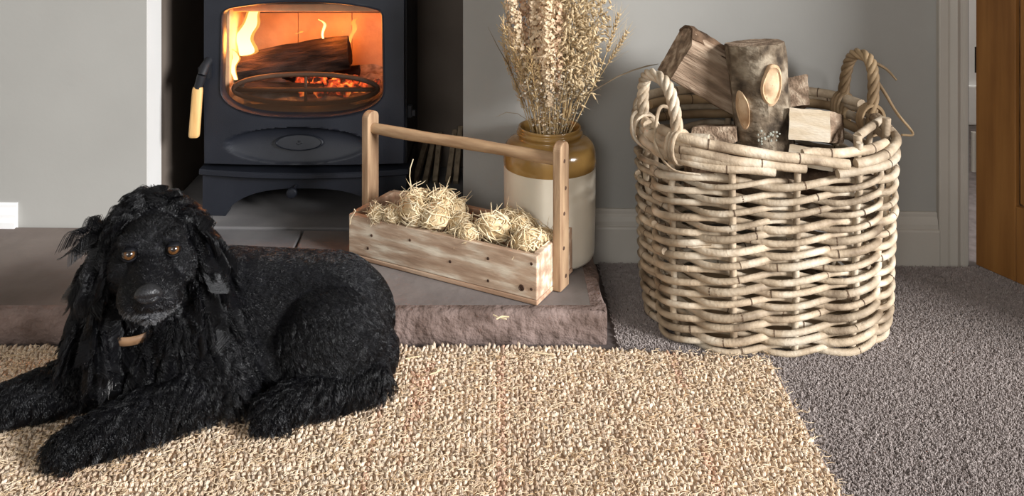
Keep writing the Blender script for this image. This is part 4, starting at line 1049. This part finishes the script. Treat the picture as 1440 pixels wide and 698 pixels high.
# ------------------------------------------------------------------ the dog
DOG0 = Vector((-0.42, 1.60, 0.014))
dog = tag(empty('dog', DOG0), 'black spaniel with curly ears lying on the rug by the hearth', 'dog')
GZ = .0145
prims = []       # (kind, data, region)
def cap(p0, r0, p1, r1, reg): prims.append(('c', np.array(p0, float), r0, np.array(p1, float), r1, reg))
def ell(c, r, reg, ax=None): prims.append(('e', np.array(c, float), np.array(r, float), np.eye(3) if ax is None else np.array(ax, float), None, reg))
# head frame
S = np.array([-.580, 1.560, .306]); fwd = np.array([.30, -.953, -.02]); fwd /= np.linalg.norm(fwd); rgt = np.array([-fwd[1], fwd[0], 0]); rgt /= np.linalg.norm(rgt); upv = -np.cross(rgt, fwd)
HA = np.stack([rgt, fwd, upv], 1)            # columns
def hp_(a, b_, c): return S+rgt*a+fwd*b_+upv*c
# trunk
ell((-.290, 1.685, .116), (.100, .088, .100), 'body'); ell((-.400, 1.695, .128), (.120, .088, .100), 'body'); ell((-.500, 1.680, .134), (.105, .092, .104), 'body')
ell((-.560, 1.640, .140), (.092, .092, .118), 'chest'); ell((-.575, 1.585, .120), (.078, .062, .098), 'chest')
cap((-.560, 1.640, .170), .088, (-.580, 1.585, .265), .062, 'neck')
ell((-.42, 1.66, .075), (.16, .085, .058), 'body')
# near haunch, hock, hind paw
ell((-.294, 1.622, .106), (.100, .070, .092), 'haunch'); ell((-.254, 1.64, .078), (.076, .062, .064), 'haunch')
cap((-.222, 1.600, .052), .036, (-.345, 1.535, .046), .028, 'hindleg'); ell((-.368, 1.522, .040), (.034, .030, .024), 'paw')
for k in range(4): ell((-.386+.012*k, 1.503+.002*abs(k-1.5)-.006*k*0, .032), (.0115, .014, .0155), 'paw')
# shoulders and forelegs
cap((-.520, 1.600, .155), .066, (-.462, 1.565, .070), .050, 'shoulder'); cap((-.465, 1.565, .064), .046, (-.565, 1.492, .052), .036, 'foreleg'); cap((-.565, 1.492, .052), .036, (-.635, 1.446, .044), .028, 'foreleg')
ell((-.652, 1.437, .040), (.034, .030, .024), 'paw')
for dx, dy in ((-.030,.010),(-.030,-.008),(-.018,-.022),(.000,-.026)): ell((-.655+dx, 1.437+dy, .030), (.0135, .0130, .0150), 'paw')
cap((-.630, 1.622, .150), .062, (-.668, 1.608, .066), .048, 'shoulder'); cap((-.665, 1.606, .062), .044, (-.760, 1.556, .050), .035, 'foreleg'); cap((-.760, 1.556, .05), .034, (-.812, 1.532, .044), .028, 'foreleg')
ell((-.830, 1.523, .040), (.034, .030, .024), 'paw')
for dx, dy in ((-.028,.012),(-.031,-.005),(-.020,-.021),(-.002,-.025)): ell((-.832+dx, 1.523+dy, .030), (.0130, .0125, .0150), 'paw')
# stub of tail tucked behind
cap((-.30, 1.69, .135), .090, (-.52, 1.69, .140), .094, 'body')
# head
ell(hp_(0, -.005, .012), (.060, .072, .058), 'skull', HA); ell(hp_(0, .040, .014), (.050, .040, .044), 'face', HA)
cap(hp_(0, .045, -.016), .040, hp_(0, .132, -.030), .0255, 'muzzle')
for s in (-1, 1):
    ell(hp_(s*.025, .098, -.044), (.0245, .046, .029), 'muzzle', HA); ell(hp_(s*.040, .035, -.026), (.028, .042, .036), 'face', HA)
    ell(hp_(s*.031, .068, .030), (.020, .016, .011), 'face', HA)
    cap(hp_(s*.056, -.004, .018), .020, hp_(s*.074, .004, -.050), .027, 'ear'); cap(hp_(s*.074, .004, -.050), .027, hp_(s*.086, .012, -.125), .027, 'ear')
ell(hp_(0, .104, -.066), (.024, .038, .015), 'chin', HA)
cap(hp_(0, .03, -.05), .045, hp_(0, -.03, -.06), .06, 'neck')
# union by voxel remesh
tmp = MB()
for p in prims:
    if p[0] == 'e': tmp.ball(p[1], tuple(p[2]), 24, 16, M=Matrix(p[3].tolist()))
    else:
        a, c = Vector(p[1]), Vector(p[3]); q = (c-a).to_track_quat('Z','X').to_matrix(); L = (c-a).length; v = []; f = []; n = 20; prof = []
        for t in np.linspace(-math.pi/2, 0, 7): prof.append((p[2]*math.cos(t), p[2]*math.sin(t)))
        for t in np.linspace(0, math.pi/2, 7): prof.append((p[4]*math.cos(t), L+p[4]*math.sin(t)))
        for r, z in prof: v += [a+q@Vector((max(r,1e-5)*math.cos(2*math.pi*k/n), max(r,1e-5)*math.sin(2*math.pi*k/n), z)) for k in range(n)]
        f = [(i*n+k, i*n+(k+1)%n, (i+1)*n+(k+1)%n, (i+1)*n+k) for i in range(13) for k in range(n)]
        tmp.add(v, f+[tuple(range(n-1,-1,-1)), tuple(range(13*n, 14*n))])
to = tmp.build('dog_source', None)
rmod = to.modifiers.new('r', 'REMESH'); rmod.mode = 'VOXEL'; rmod.voxel_size = .0042
sm = to.modifiers.new('s', 'SMOOTH'); sm.factor = .5; sm.iterations = 9
dg = bpy.context.evaluated_depsgraph_get(); bm_ = bpy.data.meshes.new_from_object(to.evaluated_get(dg)); bpy.data.objects.remove(to)
nv = len(bm_.vertices); co = np.empty(nv*3, np.float32); bm_.vertices.foreach_get('co', co); co = co.reshape(-1, 3).astype(float)
co[:, 2] = np.maximum(co[:, 2], GZ)
# eye sockets and mouth line
for s in (-1, 1):
    e_ = hp_(s*.0335, .078, .012); d = np.linalg.norm(co-e_, axis=1); k = np.clip(1-d/.017, 0, 1)[:, None]; co -= fwd*k*.007
rel = co-S; lx, lf, lu = rel@rgt, rel@fwd, rel@upv
mm = np.exp(-((lu+.060-.10*np.abs(lx)**1.2)/.0035)**2)*(lf > .07)*(np.abs(lx) < .035); co -= (rel/np.maximum(np.linalg.norm(rel, axis=1, keepdims=True), 1e-6))*(mm*.004)[:, None]
bm_.vertices.foreach_set('co', (co-np.array(DOG0)).astype(np.float32).ravel()); bm_.update()
M['skin'] = mat('black_dog_coat', (.004,.004,.005,1), (.007,.007,.009,1), 30, .6, .3, 120, spec=.15)
bm_.materials.clear(); bm_.materials.append(M['skin']); bm_.polygons.foreach_set('use_smooth', [True]*len(bm_.polygons)); bm_.name = 'body'
body = link('body', bm_, dog)
M['fur'] = mat('black_fur', (.0030,.0030,.0036,1), (.0058,.0058,.0072,1), 20, .28, spec=.32)
M['fur_grey'] = mat('grey_muzzle_fur', lin(60,60,62), lin(112,112,114), 200, .55, spec=.4)
M['fur_white'] = mat('white_chest_fur', lin(150,150,150), lin(200,198,196), 60, .6)
# ---- fur strands
bm_.calc_loop_triangles(); nt_ = len(bm_.loop_triangles); tri = np.empty(nt_*3, np.int32); bm_.loop_triangles.foreach_get('vertices', tri); tri = tri.reshape(-1, 3)
A, B, C = co[tri[:,0]], co[tri[:,1]], co[tri[:,2]]; fn = np.cross(B-A, C-A); ar = np.linalg.norm(fn, axis=1)/2; fn /= np.maximum(ar*2, 1e-12)[:, None]
REG = ['body','chest','neck','haunch','hindleg','paw','shoulder','foreleg','skull','face','muzzle','ear','chin']
def sdf(P):
    D_ = np.empty((len(prims), len(P)))
    for i, p in enumerate(prims):
        if p[0] == 'e':
            q = (P-p[1])@p[3]; k0 = np.linalg.norm(q/p[2], axis=1); k1 = np.linalg.norm(q/p[2]**2, axis=1); D_[i] = k0*(k0-1)/np.maximum(k1, 1e-9)
        else:
            ab = p[3]-p[1]; t = np.clip((P-p[1])@ab/(ab@ab), 0, 1); D_[i] = np.linalg.norm(P-(p[1]+t[:,None]*ab), axis=1)-(p[2]+(p[4]-p[2])*t)
    return D_
cen = (A+B+C)/3; pid = np.argmin(sdf(cen), axis=0); reg = np.array([REG.index(prims[i][5]) for i in pid])
def unit(a): return a/np.maximum(np.linalg.norm(a, axis=-1, keepdims=True), 1e-9)
def vnoise(P, sc, seed):
    return np.stack([np.sin(P@np.array(k_)*sc+seed*s_+1.7*np.sin(P@np.array(k_[::-1])*sc*.6+seed)) for k_, s_ in (((1.,.6,-.4),1.3), ((-.5,1.,.7),2.1), ((.3,-.8,1.),2.9))], 1)
#          length, len var, lift, wave amp, wave freq, clump size(m), clump amount, density weight
PR = {'body':(.014,.3,.15,.0009,1.0,.010,.40,1.1),'haunch':(.016,.3,.17,.0013,1.1,.012,.45,1.1),'chest':(.040,.3,.40,.0075,2.2,.017,.88,1.5),'neck':(.034,.3,.38,.0058,2.0,.015,.8,1.3),
      'shoulder':(.028,.3,.34,.0034,1.4,.013,.68,1.1),'foreleg':(.023,.3,.42,.0032,1.4,.011,.66,1.3),'hindleg':(.022,.3,.40,.0030,1.3,.011,.62,1.2),'paw':(.016,.3,.45,.0024,1.2,.009,.6,1.6),
      'skull':(.034,.32,.46,.0062,1.8,.015,.8,1.6),'face':(.0105,.35,.24,.0009,1,.007,.45,2.6),'muzzle':(.0062,.3,.24,.0004,1,.005,.3,2.4),'ear':(.062,.3,.36,.0105,2.6,.018,.92,2.1),'chin':(.008,.3,.3,.0006,1,.004,.3,2.2)}
def flow(P, rg, Nn):
    d = np.zeros_like(P); x = P[:,0:1]
    for k, nm in enumerate(REG):
        m = rg == k
        if not m.any(): continue
        Q = P[m]; r_ = Q-S
        if nm in ('body',): f = np.tile([.85,.05,-.45], (len(Q),1))
        elif nm == 'haunch': f = np.stack([.55+0*Q[:,0], .0*Q[:,0]-.1, -.8+0*Q[:,0]], 1)
        elif nm in ('chest','neck'): f = np.stack([.15*np.sign(Q[:,0]+.57), -.15+0*Q[:,0], -1+0*Q[:,0]], 1)
        elif nm == 'shoulder': f = np.tile([.15,-.15,-1], (len(Q),1))
        elif nm == 'foreleg': f = np.tile([-.45,-.35,-.65], (len(Q),1))
        elif nm == 'hindleg': f = np.tile([-.6,-.35,-.55], (len(Q),1))
        elif nm == 'paw': f = np.tile([-.45,-.5,-.6], (len(Q),1))
        elif nm == 'skull': f = rgt*np.sign(r_@rgt)[:,None]*np.clip(np.abs(r_@rgt)*26,.15,1.2)[:,None]-fwd*.35-np.array([0,0,1])*np.clip(np.abs(r_@rgt)*24-.4,-.35,1.4)[:,None]
        elif nm in ('face','muzzle','chin'): f = -fwd*1.0+rgt*np.sign(r_@rgt)[:,None]*.45+upv*np.where(r_@upv < -.03, -.5, .15)[:,None]
        else: f = rgt*np.sign(r_@rgt)[:,None]*.16+np.array([0,0,-1.])-fwd*.02
        d[m] = f
    return d
def sample(n, wt):
    p = ar*wt; p = p/p.sum(); idx = rng.choice(nt_, n, p=p); u, v = rng.random(n), rng.random(n); fl = u+v > 1; u[fl], v[fl] = 1-u[fl], 1-v[fl]
    return idx, A[idx]*(1-u-v)[:,None]+B[idx]*u[:,None]+C[idx]*v[:,None]
wt = np.array([PR[nm][7] for nm in REG])[reg].astype(float)
hidden = (cen[:,2] < GZ+.006) | ((fn[:,1] > .55) & (cen[:,1] > 1.66)); wt[hidden] = 0
# keep eyes and nose clear
for s in (-1, 1): wt[np.linalg.norm(cen-hp_(s*.0335, .080, .012), axis=1) < .0105] = 0
wt[np.linalg.norm(cen-hp_(0, .158, -.022), axis=1) < .0185] = 0
def grow(idx, P, K=9, seed=1, scale=1.0):
    n = len(P); rg = reg[idx]; Nn = fn[idx]; par = np.array([PR[nm] for nm in REG])[rg]
    fl = flow(P, rg, Nn)+.28*vnoise(P, 38, seed)+rng.normal(0, .07, P.shape); fl = unit(fl-Nn*(fl*Nn).sum(1, keepdims=True))
    d0 = unit(fl+Nn*par[:,2:3]); L = par[:,0]*(1+par[:,1]*rng.normal(0,1,n).clip(-1.6,1.6))*scale
    # clump guides
    out = np.empty((n, K, 3))
    side = unit(np.cross(d0, Nn)); ph = rng.uniform(0, 6.28, n)
    gi = np.empty(n, int)
    for k, nm in enumerate(REG):
        m = np.where(rg == k)[0]
        if len(m) == 0: continue
        cs = PR[nm][5]; ng = max(1, int(len(m)*0+ (ar[reg == k].sum()/(cs*cs))*1.1)); g_ = rng.choice(m, min(ng, len(m)), replace=False)
        kd = kdtree.KDTree(len(g_))
        for j, q in enumerate(g_): kd.insert(Vector(P[q]), j)
        kd.balance()
        for q in m: gi[q] = g_[kd.find(Vector(P[q]))[1]]
    gL, gd, gs, gph = L[gi]*.35+L*.65, d0[gi], side[gi], ph[gi]
    amp = par[:,3]*(.7+.6*rng.random(n)[gi]); fr = par[:,4]*(.8+.4*rng.random(n)[gi]); cl = par[:,6]
    mixd = unit(d0*(1-cl)[:,None]+gd*cl[:,None])
    for k in range(K):
        t = k/(K-1)
        grav = np.array([0,0,-1.])*(.30*t*t)
        base = P+(mixd+grav)*(gL*t)[:,None]
        target = P[gi]+(gd+grav)*(gL*t)[:,None]
        c = (cl*t**1.1)[:,None]*.85; q = base*(1-c)+target*c
        wv = np.sin(2*math.pi*fr*t*1.6+gph)-np.sin(gph)*(1-t); wv2 = np.cos(2*math.pi*fr*t*1.6+gph)-np.cos(gph)*(1-t)
        q = q+gs*(amp*wv*min(1, t*2.2))[:,None]+np.cross(gd, gs)*(amp*.8*wv2*min(1, t*2.2))[:,None]
        q[:,2] = np.maximum(q[:,2], GZ+.0006)
        out[:,k] = q
    return out-np.array(DOG0)
idx, P = sample(130000, wt)
ptsF = grow(idx, P)
long_ = np.isin(reg[idx], [REG.index(q) for q in ('ear','chest','neck','shoulder','skull','foreleg','hindleg','paw')])
relP = P-S; grey = (np.isin(reg[idx], [REG.index('muzzle'), REG.index('chin')])) & (((relP@upv) < -.052) | (rng.random(len(P)) < .05)) & ((relP@fwd) > .06) & (rng.random(len(P)) < .7)
tag(hair('long_fur', ptsF[long_ & ~grey], .00038, .00016, M['fur'], dog), kind='stuff')
tag(hair('short_fur', ptsF[~long_ & ~grey], .00034, .00014, M['fur'], dog), kind='stuff')
tag(hair('muzzle_fur', ptsF[grey], .00024, .00012, M['fur_grey'], dog), kind='stuff')
# white blaze low on the chest
bl0 = np.array(Py(158, 500, 1.512)); n = 120; r0 = bl0+rng.normal(0, 1, (n,3))*np.array([.0045,.003,.012]); K = 7; pb = np.empty((n,K,3))
for k in range(K):
    t = k/(K-1); pb[:,k] = r0+np.array([-.002,-.008,-.034])*t*(.7+.6*rng.random((n,1)))*1.0+np.array([.0025,0,0])*math.sin(t*6)
tag(hair('chest_blaze', pb-np.array(DOG0), .0004, .00018, M['fur_white'], dog), kind='stuff')
# nose, eyes
M['nose'] = mat('wet_nose', (.010,.010,.011,1), (.016,.016,.018,1), 80, .36, .4, 300, spec=.45)
nb = MB(); ns_ = hp_(0, .156, -.019)
tmpn = MB().ball((0,0,0), 1, 20, 14); vv = []
for q in tmpn.v:
    x, y, z = q; a = x*.0215*(1-.28*max(0,-z)); b_ = y*.015; c = z*.0155-(.003*x*x if z > 0 else 0)
    for s in (-1, 1):      # nostrils
        dd = (x-s*.48)**2+(z+.12)**2
        if y > 0: b_ -= .010*math.exp(-dd/.045)
    if y > 0: b_ -= .003*math.exp(-(x/.10)**2)*(1 if z < .2 else .2)
    vv.append(ns_+rgt*a+fwd*b_+upv*c-np.array(DOG0))
MB().add(vv, tmpn.f).build('nose', M['nose'], dog, smooth=True)
M['eyeball'] = mat('dark_eye', (.012,.008,.006,1), None, rough=.05, spec=.7)
M['iris'] = mat('amber_iris', lin(58,36,18), lin(92,60,30), 300, .08, spec=.7)
for s in (-1, 1):
    c = hp_(s*.0335, .0765, .012); eo = bpy.data.objects.new('eye', MB().ball((0,0,0), .0116, 20, 14).mesh('eye', M['eyeball'], True)); COL.objects.link(eo); eo.parent = dog; eo.location = Vector(c)-DOG0
    look = (Vector((0,0,H))-Vector(c)).normalized(); q = look.to_track_quat('Z','X').to_matrix()
    def capdisc(name, r0, rr, m):
        mb = MB(); v = []; n = 24
        for ri in (1, .75, .5, .25):
            for k in range(n):
                a = 2*math.pi*k/n; x, y = r0*ri*math.cos(a), r0*ri*math.sin(a); v.append(q@Vector((x, y, math.sqrt(rr*rr-x*x-y*y))))
        v.append(q@Vector((0,0,rr))); f = [(i*n+k, i*n+(k+1)%n, (i+1)*n+(k+1)%n, (i+1)*n+k) for i in range(3) for k in range(n)]+[(3*n+k, 3*n+(k+1)%n, 4*n) for k in range(n)]
        mb.add(v, f).build(name, m, eo, smooth=True)
    capdisc('iris', .0084, .01175, M['iris']); capdisc('pupil', .0045, .01185, M['eyeball'])
for s in (-1, 1):      # eyelids: shells over the upper and lower part of each eye
    c = Vector(hp_(s*.0335, .0765, .012)); fw, up_, rt = Vector(fwd), Vector(upv), Vector(rgt)
    for nm, lo, hi in (('upper_eyelid', .72, 1.9), ('lower_eyelid', -1.6, -.50)):
        v = []; f = []; n, m_ = 20, 6
        for i in range(m_+1):
            el = lo+(hi-lo)*i/m_
            for k in range(n+1):
                az = -1.5+3.0*k/n; e2 = el-(.16 if lo > 0 else -.16)*abs(az)**1.5
                dd = fw*math.cos(e2)*math.cos(az)+rt*math.sin(az)*math.cos(e2*.5)+up_*math.sin(e2); v.append(c+dd.normalized()*.0130-DOG0)
        for i in range(m_):
            for k in range(n): a = i*(n+1)+k; f.append((a, a+1, a+n+2, a+n+1))
        eo = MB().add(v, f).build(nm, M['skin'], dog, smooth=True); eo.modifiers.new('t', 'SOLIDIFY').thickness = .0012
# collar showing through the chest fur
M['collar'] = mat('tan_leather_collar', lin(96,70,48), lin(126,96,68), 40, .6)
cl_ = []; base = Vector(hp_(-.034, -.021, -.126))
for t in np.linspace(0, 2*math.pi, 40, endpoint=False): cl_.append(base+Vector(rgt)*.060*math.cos(t)+Vector(fwd)*.062*math.sin(t)+Vector((0,0,-.02*math.sin(t))))
v = []; n = 40
for h_ in (-.007, .007):
    for q in cl_: v.append(q+Vector((0,0,h_))-DOG0)
cb = MB().add(v, [(k, (k+1)%n, (k+1)%n+n, k+n) for k in range(n)]).build('collar', M['collar'], dog, smooth=True); so_ = cb.modifiers.new('t', 'SOLIDIFY'); so_.thickness = .003
